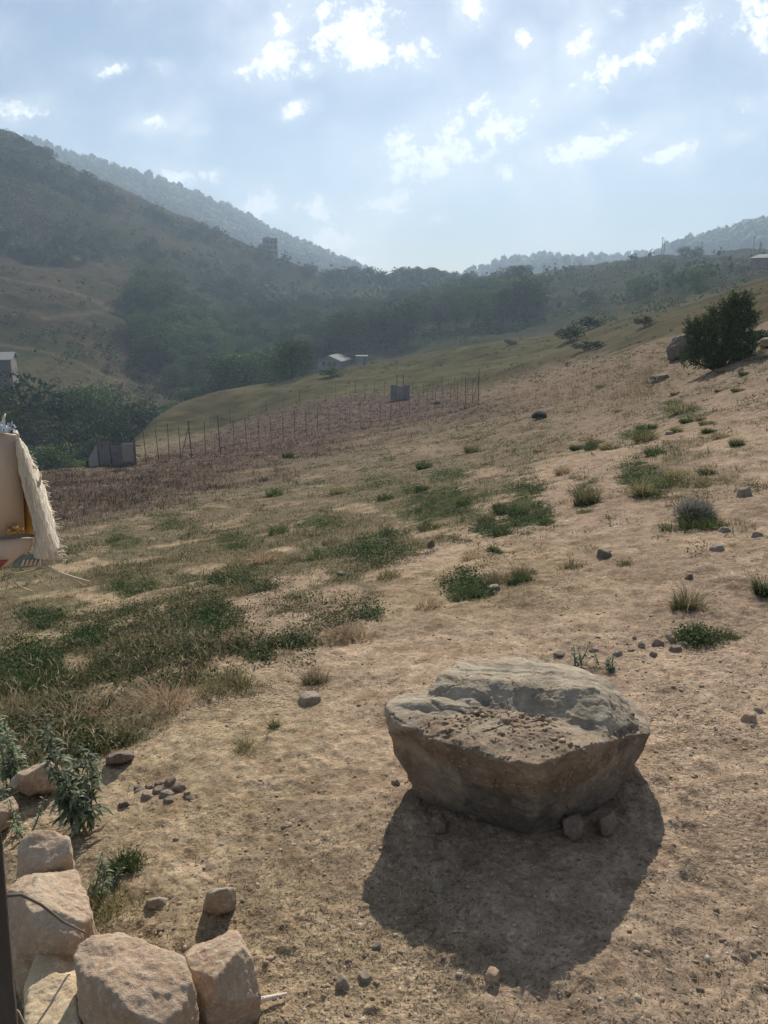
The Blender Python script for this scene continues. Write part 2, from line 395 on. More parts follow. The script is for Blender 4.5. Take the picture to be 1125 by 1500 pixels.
def soil_colour(x, y, z):
    m = zone_masks(x, y, z); n = len(x)
    big = fbm2(x, y, .6, 3, 51)[:, None]; mid = fbm2(x, y, 5., 4, 57)[:, None]; fin = fbm2(x, y, 40., 3, 59)[:, None]
    c = np.tile(np.array([.340, .255, .182]), (n, 1))
    c = lerp(c, np.array([.322, .246, .160]), sst(fbm2(x, y, .35, 2, 63) + (700 - m['px']) / 900, -.1, .6))
    c = c * (1 + .28 * big + .26 * mid + .22 * fin)
    c = lerp(c, np.array([.40, .30, .215]), sst(mid[:, 0] + .4 * fin[:, 0], .28, .6) * .5)
    c = lerp(c, c * np.array([.62, .58, .55]), sst(fbm2(x, y, 9., 3, 71) + .5 * fin[:, 0], .2, .55) * .7)
    c = lerp(c, np.array([.140, .120, .078]), m['g'] * .88)
    c = lerp(c, np.array([.060, .075, .030]), m['gr'] * .85)
    c = lerp(c, np.array([.056, .038, .036]) * (1 + .35 * mid), m['pu'] * .95)
    c = lerp(c, np.array([.235, .168, .118]) * (1 + .3 * mid + .2 * fin), m['tn'] * .8)
    far = np.array([.098, .090, .052]) * (1 + .35 * fbm2(x, y, .09, 4, 81)[:, None] + .45 * fbm2(x, y, .5, 3, 83)[:, None])
    far = lerp(far, np.array([.12, .090, .062]), sst(fbm2(x, y, .03, 4, 85), .05, .5) * .4)
    c = lerp(c, np.array([.205, .160, .122]) * (1 + .3 * mid + .2 * fin), sst(r_(m), 9, 22) * (1 - m['g'] * .5) * .75)
    c = lerp(c, far, m['far'] * (1 - .9 * m['pu']))
    # the dark ploughed field beyond the crest, and the bare red flank of the opposite slope
    px, py, r = m['px'], m['py'], m['r']
    c = lerp(c, np.array([.10, .075, .068]), sst(r, 138, 150) * sst(255 - r, 0, 25) * sst(px, 500, 560) * sst(880 - px, 0, 80))
    k = sst(r, 170, 215)
    h = np.array([.052, .055, .028]) * (1 + .4 * fbm2(x, y, .05, 4, 91)[:, None] + .35 * fbm2(x, y, .35, 3, 92)[:, None])
    h = lerp(h, np.array([.085, .068, .045]), sst(fbm2(x, y, .014, 4, 93), -.0, .45))
    h = lerp(h, np.array([.04, .05, .024]), sst(fbm2(x, y, .02, 5, 95, .6), .05, .4) * .75)
    h = lerp(h, np.array([.10, .066, .05]), sst(1 - np.hypot((px - 210) / 55, (py - 520) / 75) + .3 * m['n3'], .1, .6) * .8)
    tr = np.full(n, 9.)                                                              # paler cart tracks across the slope
    for pts in (((-60, 402), (0, 412), (60, 426), (120, 440), (170, 462)), ((60, 470), (110, 468), (160, 462), (200, 470)), ((-60, 345), (0, 352), (70, 372), (150, 388)), ((0, 505), (60, 515), (120, 530), (170, 556), (255, 575))):
        xs, ys = zip(*pts); d = np.abs(py - np.interp(px, xs, ys)); tr = np.minimum(tr, np.where((px > xs[0]) & (px < xs[-1]), d, 9.))
    h = lerp(h, np.array([.15, .12, .09]), np.exp(-(tr / 2.4) ** 2) * .7)
    h = lerp(h, np.array([.30, .27, .14]), sst(1 - np.hypot((px - 690) / 40, (py - 421) / 9), 0, .4) * .8)
    c = lerp(c, h, k)
    c = lerp(c, np.array([.035, .048, .026]) * (1 + .3 * fbm2(x, y, .02, 3, 97)[:, None]), sst(r, 700, 800))
    return np.clip(c, .015, .8)

def ground_material(name, k):
    """earth: the tint of each place, broken up by crumbs and grains; k scales the grain (1 = millimetres to centimetres)"""
    m = bpy.data.materials.new(name); m.use_nodes = True; g = NT(m.node_tree)
    pos = g.n('ShaderNodeNewGeometry').outputs['Position']
    col = g.n('ShaderNodeAttribute', attribute_name='tint').outputs['Color']
    grey = lambda v: g.n('ShaderNodeCombineXYZ', {0: v, 1: v, 2: v}).outputs[0]
    f0 = g.noise(pos, k * 190, 3, .6); f1 = g.noise(pos, k * 60, 5, .65); f2 = g.noise(pos, k * 9, 4, .6); f3 = g.noise(pos, k * 26, 4, .6)
    vo = g.n('ShaderNodeTexVoronoi', {'Vector': pos, 'Scale': k * 75, 'Randomness': 1.0}); cell = g.n('ShaderNodeSeparateColor', {0: vo.outputs['Color']}).outputs[0]
    calm = g.mapr(g.noise(pos, k * 1.1, 4, .6),   .44, .68, .22, 1.0, True)                  # trodden, smoother stretches
    c = g.mix(calm, col, g.mix(1.0, col, grey(g.mapr(f1, .34, .66, .58, 1.42)), 'MULTIPLY'))
    c = g.mix(1.0, c, grey(g.mapr(f2, .3, .7, .78, 1.2)), 'MULTIPLY')
    c = g.mix(1.0, c, grey(g.mapr(f0, .34, .66, .84, 1.16)), 'MULTIPLY')
    c = g.mix(g.mapr(f3, .58, .68, 0, .38, True), c, g.mix(1.0, c, (.55, .52, .5), 'MULTIPLY'))
    c = g.mix(g.mapr(cell, .86, .93, 0, .6), c, g.mix(1.0, c, (1.5, 1.45, 1.4), 'MULTIPLY'))
    c = g.mix(g.mapr(cell, .10, .04, 0, .6), c, g.mix(1.0, c, (.5, .5, .5), 'MULTIPLY'))
    h = g.math('ADD', g.math('ADD', f1, f3), g.math('MULTIPLY_ADD', vo.outputs['Distance'], -.5, g.math('MULTIPLY', f0, .4)))
    b = g.n('ShaderNodeBump', {'Height': h, 'Strength': g.math('MULTIPLY_ADD', calm, .6, .25), 'Distance': .014 / k})
    p = g.n('ShaderNodeBsdfPrincipled', {'Base Color': c, 'Roughness': .95, 'Specular IOR Level': 0.0, 'Normal': b.outputs[0]})
    g.n('ShaderNodeOutputMaterial', {'Surface': p.outputs[0]})
    return m

def terrain_piece(name, r, th, mat, wrap=False):
    A, B = np.meshgrid(th, r, indexing='ij'); x = (B * np.sin(A)).ravel(); y = (B * np.cos(A)).ravel()
    z = macro(x, y)
    dth = np.gradient(th); cell = np.broadcast_to(dth[:, None], A.shape).ravel() * B.ravel()
    cell = np.maximum(cell, np.broadcast_to(np.gradient(r)[None, :], A.shape).ravel() * .45)
    z2 = z + relief(x, y, z, np.maximum(cell, .003))
    n0, n1 = A.shape; I = np.arange(n0 * n1).reshape(n0, n1)
    q = np.stack([I[:-1, :-1], I[1:, :-1], I[1:, 1:], I[:-1, 1:]], -1).reshape(-1, 4)[:, ::-1]
    me = mesh_np(name, np.stack([x, y, z2], -1), [q], soil_colour(x, y, z), smooth=True)
    return tag(link(name, me, mat), kind='structure')

_th_in = np.radians(np.concatenate([np.arange(-45, -33, .2), np.arange(-33, 33, .1), np.arange(33, 45.01, .2)]))
_th = np.concatenate([np.radians(np.linspace(-180, -46, 55)), _th_in, np.radians(np.linspace(46, 180, 55))])
_r1 = np.concatenate([np.geomspace(.06, 1.1, 60)[:-1], np.exp(np.arange(math.log(1.1), math.log(9), .0042)), np.exp(np.arange(math.log(9), math.log(138), .0075)), [138.0]])
M_GROUND = ground_material('dry_earth', 1.0); M_HILL = ground_material('scrub_slope', .05); M_MOUNT = ground_material('forest_slope', .012)
ground_o = terrain_piece('ground', _r1, _th, M_GROUND)
_th2 = np.concatenate([np.radians(np.linspace(-46, -35, 12)), np.radians(np.arange(-34, 34.01, .14)), np.radians(np.linspace(35, 46, 12))])
hills_o = terrain_piece('hills', np.concatenate([[138.0], np.exp(np.arange(math.log(138) + .008, math.log(790), .008)), [790.0]]), _th2, M_HILL)
mountain_o = terrain_piece('mountains', np.concatenate([[790.0], np.exp(np.arange(math.log(790) + .012, math.log(2690), .012))]), _th2, M_MOUNT)

# ------------------------------------------------------------------ materials for stones, wood, leaves
def stone_material(name, base, dark, light, scale, bump=.5, tint=False, bdist=.006):
    m = bpy.data.materials.new(name); m.use_nodes = True; g = NT(m.node_tree)
    tc = g.n('ShaderNodeTexCoord').outputs['Object']
    n1 = g.noise(tc, scale, 6, .65, .3); n2 = g.noise(tc, scale * 7, 5, .65); n3 = g.noise(tc, scale * 40, 4, .6)
    c = g.mix(g.mapr(n1, .35, .68, 0, 1, True), dark, base)
    c = g.mix(g.mapr(n2, .48, .72, 0, .75, True), c, light)
    sp = g.mapr(n3, .25, .75, .72, 1.25)
    c = g.mix(1.0, c, g.n('ShaderNodeCombineXYZ', {0: sp, 1: sp, 2: sp}).outputs[0], 'MULTIPLY')
    if tint:
        c = g.mix(1.0, c, g.n('ShaderNodeAttribute', attribute_name='tint').outputs['Color'], 'MULTIPLY')
    h = g.math('ADD', g.math('MULTIPLY', n2, .8), g.math('MULTIPLY', n3, .35))
    b = g.n('ShaderNodeBump', {'Height': h, 'Strength': bump, 'Distance': bdist})
    p = g.n('ShaderNodeBsdfPrincipled', {'Base Color': c, 'Roughness': .9, 'Specular IOR Level': .2, 'Normal': b.outputs[0]})
    g.n('ShaderNodeOutputMaterial', {'Surface': p.outputs[0]})
    return m

def leaf_material(name, trans=.35, rough=.6):
    """foliage: colour from the tint of each leaf, some light passing through"""
    m = bpy.data.materials.new(name); m.use_nodes = True; g = NT(m.node_tree)
    c = g.n('ShaderNodeAttribute', attribute_name='tint').outputs['Color']
    inf = g.n('ShaderNodeObjectInfo').outputs['Random']
    v = g.mapr(inf, 0, 1, .65, 1.5)
    c = g.mix(1.0, c, g.n('ShaderNodeCombineXYZ', {0: v, 1: g.mapr(inf, 0, 1, .7, 1.5), 2: v}).outputs[0], 'MULTIPLY')
    p = g.n('ShaderNodeBsdfPrincipled', {'Base Color': c, 'Roughness': rough, 'Specular IOR Level': .08})
    t = g.n('ShaderNodeBsdfTranslucent', {'Color': c})
    mx = g.n('ShaderNodeMixShader', {0: trans, 1: p.outputs[0], 2: t.outputs[0]})
    g.n('ShaderNodeOutputMaterial', {'Surface': mx.outputs[0]})
    return m

def plain_material(name, col, var=.25, scale=8., rough=.85, bump=.2, stretch=(1, 1, 1), metal=0.0):
    m = bpy.data.materials.new(name); m.use_nodes = True; g = NT(m.node_tree)
    tc = g.n('ShaderNodeTexCoord').outputs['Object']
    tc = g.n('ShaderNodeMapping', {'Vector': tc, 'Scale': stretch}).outputs[0]
    n = g.noise(tc, scale, 6, .65); n2 = g.noise(tc, scale * 6, 4, .6)
    v = g.math('ADD', g.mapr(n, .3, .7, 1 - var, 1 + var), g.mapr(n2, .3, .7, -var * .5, var * .5))
    c = g.mix(1.0, col, g.n('ShaderNodeCombineXYZ', {0: v, 1: v, 2: v}).outputs[0], 'MULTIPLY')
    b = g.n('ShaderNodeBump', {'Height': n2, 'Strength': bump, 'Distance': .01})
    p = g.n('ShaderNodeBsdfPrincipled', {'Base Color': c, 'Roughness': rough, 'Specular IOR Level': .25, 'Metallic': metal, 'Normal': b.outputs[0]})
    g.n('ShaderNodeOutputMaterial', {'Surface': p.outputs[0]})
    return m

M_LIME = stone_material('pale_limestone', (.50, .39, .28), (.40, .275, .185), (.61, .52, .40), 9., .9, bdist=.01)
M_LIMEY = stone_material('yellow_limestone', (.56, .44, .29), (.44, .33, .21), (.64, .53, .38), 5., .7)
M_GREYST = stone_material('grey_stone', (.34, .28, .22), (.23, .185, .14), (.46, .40, .32), 12., .5)
M_DARKST = stone_material('dark_brown_stone', (.22, .175, .14), (.14, .11, .09), (.32, .27, .22), 12., .5)
M_BOULDER = stone_material('boulder_sandstone', (1, 1, 1), (.74, .72, .70), (1.25, 1.22, 1.16), 7., .9, tint=True, bdist=.01)
M_EARTHY = stone_material('earth_caked_stone', (.27, .21, .155), (.18, .135, .10), (.36, .295, .23), 14., .7)
M_BARK = plain_material('bark', (.10, .078, .06, 1), .35, 6., .95, .5, (1, 1, .25))

# ------------------------------------------------------------------ rocks: facetted bodies from their corner points
def hull_planes(P):
    bm = bmesh.new()
    vs = [bm.verts.new(tuple(p)) for p in P]
    bmesh.ops.convex_hull(bm, input=vs)
    c = Vector(np.mean(P, 0)); out = []
    for f in bm.faces:
        n = f.normal.copy()
        if n.length < .5:
            continue
        d = n.dot(f.verts[0].co - c)
        if d < 0:
            n = -n; d = -d
        out.append((n.x, n.y, n.z, d))
    bm.free()
    return np.array(out)

_ico = {}
def ico(sub):
    if sub not in _ico:
        bm = bmesh.new(); bmesh.ops.create_icosphere(bm, subdivisions=sub, radius=1.0)
        bm.verts.ensure_lookup_table()
        _ico[sub] = (np.array([v.co[:] for v in bm.verts]), np.array([[v.index for v in f.verts] for f in bm.faces])); bm.free()
    return _ico[sub]

def radial(D, planes, soft):
    """distance along each direction to the body bounded by the planes, corners slightly worn"""
    q = D @ planes[:, :3].T / planes[:, 3][None, :]
    q = np.maximum(q, 1e-4)
    return 1.0 / (np.sum(q ** soft, 1) ** (1.0 / soft))

def rock_mesh(name, P, sub=5, soft=70, rough=.03, seed=1, chips=.5, cuts=9):
    """P: corner points in world space; returns (mesh in coordinates about the base centre, base centre)"""
    P = np.asarray(P, float); c = P.mean(0)
    pl = hull_planes(P); D, Fc = ico(sub)
    rng = np.random.default_rng(seed)
    if cuts:                                                     # broken corners: extra facets at random angles
        N = rng.normal(size=(cuts, 3)); N /= np.linalg.norm(N, axis=1)[:, None]
        sup = ((P - c) @ N.T).max(0)
        pl = np.concatenate([pl, np.concatenate([N, (sup * rng.uniform(.66, .92, cuts))[:, None]], 1)])
    R = radial(D, pl, soft); size = (P.max(0) - P.min(0)).mean()
    V = D * R[:, None]
    q = V / size
    disp = fbm3(q, 3.2, 6, seed, .6) * rough * 1.15 + fbm3(q, 16., 4, seed + 3, .6) * rough * .24 - np.maximum(fbm3(q, 11., 3, seed + 17) - .34, 0) * rough * .2 + fbm3(q, 5., 4, seed + 9, .5, True) * rough * chips * .7 - np.maximum(fbm3(q, 2.4, 3, seed + 31) - .25, 0) * rough * 1.6
    V = V + D * (disp * size)[:, None] + c
    base = np.array([c[0], c[1], P[:, 2].min()])
    return mesh_np(name, V - base, [Fc], smooth=True), base

def rock(name, P, mat, label, cat, group=None, **k):
    me, base = rock_mesh(name, P, **k)
    o = link(name, me, mat); o.location = base
    return tag(o, label, cat, group)

def px_rock(name, outline, r, depth, mat, label, cat='stone', group=None, top=0.0, **k):
    """a stone whose silhouette corners are given in the photo; its body reaches back by `depth`"""
    P = []
    for i, (px, py) in enumerate(outline):
        P.append(at(px, py, r))
    P = np.array(P); d = np.array([P[:, 0].mean(), P[:, 1].mean(), 0]); d /= np.linalg.norm(d)
    c = P.mean(0); e = np.array([0, 0, CAMZ])
    fr = c + (P - c) * .66; fr = e + (fr - e) * (1 - .5 * depth / r)
    bk = c + (P - c) * .90; bk = e + (bk - e) * (1 + .6 * depth / r)
    return rock(name, np.concatenate([P, fr, bk]), mat, label, cat, group, **k)

# ---- the big boulder
def boulder():
    A = lambda *ps: np.array([at(*p) for p in ps])
    lower = A((560, 1034, 2.47), (567, 1072, 2.42), (640, 1086, 2.24), (712, 1110, 2.15), (785, 1122, 2.10), (860, 1092, 2.24), (957, 1074, 2.64),
              (950, 1050, 2.80), (925, 1026, 2.92), (880, 1002, 3.02), (760, 988, 3.0), (650, 1002, 2.85), (596, 1012, 2.66),
              (690, 1046, 2.42), (760, 1042, 2.44), (830, 1052, 2.44), (890, 1060, 2.50), (625, 1046, 2.42), (578, 1104, 2.46), (636, 1202, 2.43), (700, 1224, 2.35), (730, 1232, 2.30), (776, 1236, 2.26), (822, 1218, 2.29), (838, 1206, 2.34), (900, 1168, 2.48), (944, 1104, 2.62), (660, 1150, 2.85), (880, 1120, 2.9))
    slab = A((640, 986, 2.62), (668, 972, 2.80), (705, 962, 2.95), (765, 962, 2.98), (840, 976, 3.02), (893, 1000, 2.92), (912, 1014, 2.80),
             (648, 1000, 2.56), (700, 1006, 2.52), (740, 996, 2.55), (800, 1008, 2.50), (880, 1008, 2.58),
             (622, 1036, 2.48), (690, 1052, 2.42), (740, 1044, 2.46), (810, 1062, 2.38), (890, 1072, 2.40), (938, 1062, 2.60), (700, 1100, 2.7), (900, 1090, 2.7))
    left = A((561, 1030, 2.47), (585, 1018, 2.55), (625, 1008, 2.60), (668, 1006, 2.58), (720, 1018, 2.50), (570, 1066, 2.40), (604, 1070, 2.31), (650, 1074, 2.30), (720, 1056, 2.40), (590, 1090, 2.5), (680, 1098, 2.5), (640, 1060, 2.75))
    mid = A((650, 1030, 2.52), (700, 1026, 2.52), (780, 1030, 2.50), (850, 1040, 2.48), (930, 1048, 2.66), (640, 1074, 2.28), (720, 1072, 2.32), (790, 1090, 2.24), (850, 1078, 2.32), (935, 1070, 2.62), (700, 1110, 2.6), (880, 1110, 2.6), (780, 1060, 2.8))
    c = at(755, 1100, 2.50); D, Fc = ico(8 if FULL else 7)
    def body(P, warp, seed):
        """largest t with t*D inside the convex body (0 when the ray misses it); warp roughens its outline"""
        bm = bmesh.new(); vs = [bm.verts.new(tuple(p - c)) for p in P]; bmesh.ops.convex_hull(bm, input=vs); m = Vector((P - c).mean(0)); pl = []
        for f in bm.faces:
            n = f.normal; d = n.dot(f.verts[0].co)
            if n.dot(f.verts[0].co - m) < 0:
                n = -n; d = -d
            pl.append((n.x, n.y, n.z, d))
        bm.free(); pl = np.array(pl)
        E = D + np.stack([fbm3(D, 3.5, 5, seed + k, .6) for k in range(3)], -1) * warp if warp else D
        nd = E @ pl[:, :3].T; d = pl[:, 3][None, :]; t = d / np.where(np.abs(nd) < 1e-9, 1e-9, nd)
        hi = np.where(nd > 0, t, 1e9).min(1); lo = np.where(nd < 0, t, -1e9).max(1)
        return np.where((hi > lo) & (hi > 0), hi, 0)
    ra = body(lower, .022, 1); rb = body(slab, .055, 11); rc = body(left, .05, 21); rm = body(mid, .09, 31)
    up = D[:, 2]; R = np.max([ra, rb, rc, rm], 0)
    E = np.concatenate([Fc[:, [0, 1]], Fc[:, [1, 2]], Fc[:, [2, 0]]]); deg = np.bincount(E.ravel(), minlength=len(D)).astype(float)
    for _ in range(3):
        R = .5 * R + .5 * (np.bincount(E[:, 0], R[E[:, 1]], len(D)) + np.bincount(E[:, 1], R[E[:, 0]], len(D))) / deg
    V = D * R[:, None]; q = V.copy()
    solid = np.maximum(rb, rc); ledge = sst(up, .10, .26) * (1 - sst(solid - np.maximum(ra, rm), -.006, .010))
    disp = fbm3(q, 3.2, 6, 21, .52) * .016 + fbm3(q, 9., 5, 22, .6, True) * .0028 - np.maximum(fbm3(q, 6., 4, 25, .55) - .24, 0) * .05
    w = q + np.stack([fbm3(q, 4, 4, 61 + k) for k in range(3)], -1) * .06
    disp -= sst(np.abs(fbm3(w * np.array([1, 1, 1.8]), 3.6, 3, 28)),   .026, .0) * .018 * sst(fbm3(q, 2.2, 2, 29), -.1, .2)       # cracks
    cell = np.floor(w * np.array([5., 5., 9.])); fac = _h(cell[:, 0], cell[:, 1], cell[:, 2], 5)                                # broken facets
    for _ in range(2):
        fac = .4 * fac + .6 * (np.bincount(E[:, 0], fac[E[:, 1]], len(D)) + np.bincount(E[:, 1], fac[E[:, 0]], len(D))) / deg
    disp += fac * .0058
    dirt = ledge * sst(fbm3(q, 5., 5, 41, .6) + .50, .0, .55)
    disp += dirt * (fbm3(q, 12., 6, 43, .62) * .016 + fbm3(q, 60., 3, 44, .6) * .007 + .005) + (1 - dirt) * (fbm3(q, 26., 5, 45, .68) * .0052)
    V = V + D * disp[:, None] + c
    n = len(V); fine = fbm3(q, 18, 4, 51)[:, None]; mid_ = fbm3(q, 4, 4, 53)[:, None]
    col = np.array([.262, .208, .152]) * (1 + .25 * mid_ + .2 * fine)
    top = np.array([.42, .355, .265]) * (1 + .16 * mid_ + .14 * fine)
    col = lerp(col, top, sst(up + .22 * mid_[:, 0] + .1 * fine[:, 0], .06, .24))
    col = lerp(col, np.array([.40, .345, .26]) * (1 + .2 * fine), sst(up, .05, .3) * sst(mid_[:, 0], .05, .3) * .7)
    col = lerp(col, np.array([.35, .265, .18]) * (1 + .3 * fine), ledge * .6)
    col = lerp(col, np.array([.30, .215, .145]) * (1 + .4 * fine), dirt * .85)
    col = lerp(col, np.array([.30, .235, .165]), sst(fbm3(q * np.array([1, 1, .5]), 9, 4, 57), .12, .5) * .5)
    col = lerp(col, np.array([.11, .095, .08]), sst(fbm3(q * np.array([1, 1, .35]), 7, 4, 58), .16, .45) * .5)
    col = lerp(col, np.array([.40, .37, .30]), sst(fbm3(q, 24., 3, 59), .30, .42) * .45 * sst(up, -.5, .2))
    base = np.array([c[0], c[1], V[:, 2].min()])
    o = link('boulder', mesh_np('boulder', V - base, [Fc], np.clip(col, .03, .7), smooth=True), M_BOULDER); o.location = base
    rng = np.random.default_rng(2); pick_ = rng.choice(np.where(dirt > .4)[0], 1300); Di, Fi = ico(1); Vs = []; Fs = []; Cs = []
    for i, j in enumerate(pick_):                                    # loose soil and chips lying on the ledge
        s_ = (.0016 + .008 * rng.random() ** 5) * np.array([rng.uniform(.7, 1.3), rng.uniform(.7, 1.3), rng.uniform(.4, .8)])
        Vs.append(Di * (1 + rng.uniform(-.4, .4, (len(Di), 1))) * s_ + V[j] - base + np.array([0, 0, s_[2] * .3])); Fs.append(Fi + i * len(Di)); Cs.append(np.tile(np.array([.33, .245, .17]) * rng.uniform(.8, 1.3), (len(Di), 1)))
    cr = link('soil_crumbs', mesh_np('soil_crumbs', np.concatenate(Vs), [np.concatenate(Fs)], np.concatenate(Cs)), M_BOULDER, o); cr['kind'] = 'stuff'
    tag(o, 'huge flat-topped brown boulder propped on small stones in the bare dirt', 'boulder')
FULL = True
boulder()

# ---- small stones wedged under the boulder
for (ol, lab) in ((((632, 1198), (646, 1192), (657, 1205), (655, 1224), (636, 1226)), 'small pointed stone wedged under the left end of the big boulder'),
                  (((824, 1196), (850, 1190), (857, 1210), (852, 1236), (836, 1240), (822, 1222)), 'rounded chock stone with a dark hole under the boulder front'),
                  (((874, 1196), (898, 1186), (905, 1206), (897, 1230), (876, 1232)), 'brown block-shaped stone in the boulder shade, right of the rounded chock')):
    g0 = ground(np.mean([p[0] for p in ol]), max(p[1] for p in ol))
    px_rock('chock_stone', ol, math.hypot(g0.x, g0.y) + .08, .11, M_EARTHY, lab, 'stone', 'stones wedged under the boulder', sub=5, rough=.06, seed=len(lab))

# ---- the heap of pale stones at the lower left
def block(top, z_top, tilt, drop_, shrink, mat, label, seed, group, rough=.05, sub=7, name='limestone_block', cuts=13):
    """a stone whose upper face is outlined by sight lines cut at height z_top (rising away by `tilt`), its sides falling to the ground"""
    P = []
    for (px, py) in top:
        d = pdir(px, py); h = np.hypot(d[0], d[1]); d = d / h; r = (z_top - CAMZ) / d[2]; r = r * (1 + tilt)  if tilt else r
        P.append(np.array([d[0] * r, d[1] * r, CAMZ + d[2] * r]))
    P = np.array(P); c = P.mean(0); rng = np.random.default_rng(seed)
    P[:, 2] += rng.uniform(-.035, .02, len(P))
    m = P.copy(); m[:, :2] = c[:2] + (P[:, :2] - c[:2]) * 1.04; m[:, 2] -= drop_ * .35
    bt = P.copy(); bt[:, :2] = c[:2] + (P[:, :2] - c[:2]) * shrink; bt[:, 2] -= drop_
    cr = c + np.array([rng.uniform(-.03, .03), rng.uniform(-.03, .03), .014])
    return rock(name, np.concatenate([P, m, bt, [cr]]), mat, label, 'stone', group, sub=sub, rough=rough, seed=seed, cuts=cuts, chips=.7)
HG = 'pale stones heaped at the lower left'
block([(106, 1402), (122, 1362), (140, 1354), (180, 1362), (230, 1366), (268, 1390), (282, 1428), (268, 1462), (240, 1490), (150, 1478), (112, 1444)], .14, 0, .42, .92, M_LIME, 'big pinkish rough stone, widest of the heap at the lower left corner', 5, HG, .040)
block([(266, 1362), (286, 1346), (320, 1330), (338, 1336), (346, 1362), (378, 1410), (366, 1428), (334, 1448), (300, 1452), (276, 1420)], .04, 0, .26, .84, M_LIME, 'pale angular stone with one shaded face, beside the big pinkish one', 16, HG, .034)
block([(34, 1440), (48, 1400), (64, 1384), (98, 1377), (112, 1402), (108, 1450), (122, 1500), (124, 1560), (36, 1560)], .03, 0, .30, .95, M_LIMEY, 'smooth yellowish stone standing between the dark post and the pinkish stone', 7, HG, .028)
block([(2, 1300), (20, 1262), (50, 1246), (106, 1244), (120, 1276), (134, 1330), (112, 1352), (60, 1358), (8, 1352)], .12, 0, .34, .86, M_LIME, 'large pitted pinkish stone lying against the dark post above the gap', 28, HG, .040)
block([(20, 1246), (34, 1218), (54, 1208), (68, 1222), (102, 1228), (104, 1246), (60, 1258)], .10, 0, .25, .95, M_LIME, 'small two-humped pale stone behind the pitted stone', 9, HG, .036, 6)
HEAP = [
    ([(2, 1160), (20, 1136), (66, 1112), (86, 1114), (96, 1132), (92, 1162), (40, 1172)], .14, M_LIME, 'low wedge-shaped stone half hidden in dry grass left of the thistle', 10),
    ([(-30, 1205), (-10, 1178), (18, 1166), (28, 1184), (20, 1212), (-20, 1230)], .14, M_LIME, 'stone at the left edge below the wedge-shaped stone', 11),
    ([(294, 1338), (302, 1306), (318, 1296), (345, 1293), (347, 1320), (344, 1336), (318, 1346)], .10, M_GREYST, 'dark-faced upright stone touching the back of the pale angular stone', 12),
    ([(212, 1334), (214, 1318), (232, 1313), (246, 1316), (247, 1330), (240, 1336)], .09, M_GREYST, 'small squarish grey stone alone on dirt near the heap', 13),
    ([(235, 1338), (242, 1331), (250, 1334), (247, 1341)], .03, M_GREYST, 'pebble touching the small squarish grey stone', 14),
    ([(150, 1112), (170, 1101), (196, 1098), (200, 1110), (182, 1120), (156, 1122)], .14, M_DARKST, 'flat dark stone shading a hollow at the grass edge', 15),
    ([(171, 1186), (174, 1176), (186, 1171), (194, 1179), (192, 1187)], .06, M_DARKST, 'dark pebble between the thistle and the pile of flat pebbles', 16),
]
for (ol, dp, mt, lab, sd) in HEAP:
    r = float(hit_r(np.mean([p[0] for p in ol]), max(p[1] for p in ol) - 3)[0]) + .02
    px_rock('field_stone', ol, r, dp, mt, lab, 'stone', None, sub=6 if dp > .12 else 5, rough=.045 if mt == M_LIME else .034, seed=sd, cuts=9)

# ---- loose stones on the slope: (px, py of the base centre, width px, height px, material)
def loose(px, py, w, h, mat, label, group=None, name='field_stone', sub=4, seed=0, sink=.25):
    g = ground(px, py); r = math.hypot(g.x, g.y); d = r / math.cos(math.atan2(g.x, g.y)) * 1.02
    k = math.hypot(d, CAMZ - g.z) / F; rr = random.Random(seed * 31 + int(px) * 7 + int(py))
    W_, H_ = w * k, h * k; P = []
    for i in range(6):
        a = i / 6 * 6.283 + rr.uniform(-.4, .4)
        P.append((g.x + math.cos(a) * W_ / 2 * rr.uniform(.8, 1.05), g.y + math.sin(a) * W_ * .42 * rr.uniform(.8, 1.05), g.z - H_ * sink))
        P.append((g.x + math.cos(a) * W_ / 2 * rr.uniform(.35, .85), g.y + math.sin(a) * W_ * .4 * rr.uniform(.6, 1), g.z + H_ * rr.uniform(.4, 1.0)))
    return rock(name, P, mat, label, 'stone', group, sub=sub, rough=.035, seed=seed + int(px), cuts=5)
PILE = [(207, 1161, 22, 10), (218, 1154, 20, 12), (232, 1160, 22, 11), (246, 1166, 26, 9), (250, 1150, 22, 13), (262, 1158, 26, 14), (274, 1166, 14, 9), (278, 1174, 18, 7), (247, 1176, 22, 8), (216, 1170, 20, 9), (202, 1153, 14, 8), (233, 1150, 16, 9)]
for i, (x, y, w, h) in enumerate(PILE):
    loose(x, y, w * .95, h * .62, M_EARTHY if i % 3 else M_GREYST, 'flat pebble in the little pile on the dirt above the heap', 'little pile of flat pebbles', 'pebble', 4, i)
RIGHT_PILE = [(905, 955, 20, 9), (925, 948, 22, 11), (940, 940, 15, 9), (965, 938, 24, 13), (985, 932, 20, 15), (990, 945, 26, 12), (870, 950, 22, 7), (850, 962, 20, 6), (930, 930, 12, 8), (958, 955, 18, 8), (1005, 938, 16, 8), (820, 958, 30, 5), (876, 935, 14, 7), (890, 968, 14, 6)]
for i, (x, y, w, h) in enumerate(RIGHT_PILE):
    loose(x, y, w * .8, h * .62, M_EARTHY if i % 2 else M_GREYST, 'broken stone scattered in the strip behind the big boulder', 'broken stones behind the boulder', 'field_stone', 4, 50 + i)
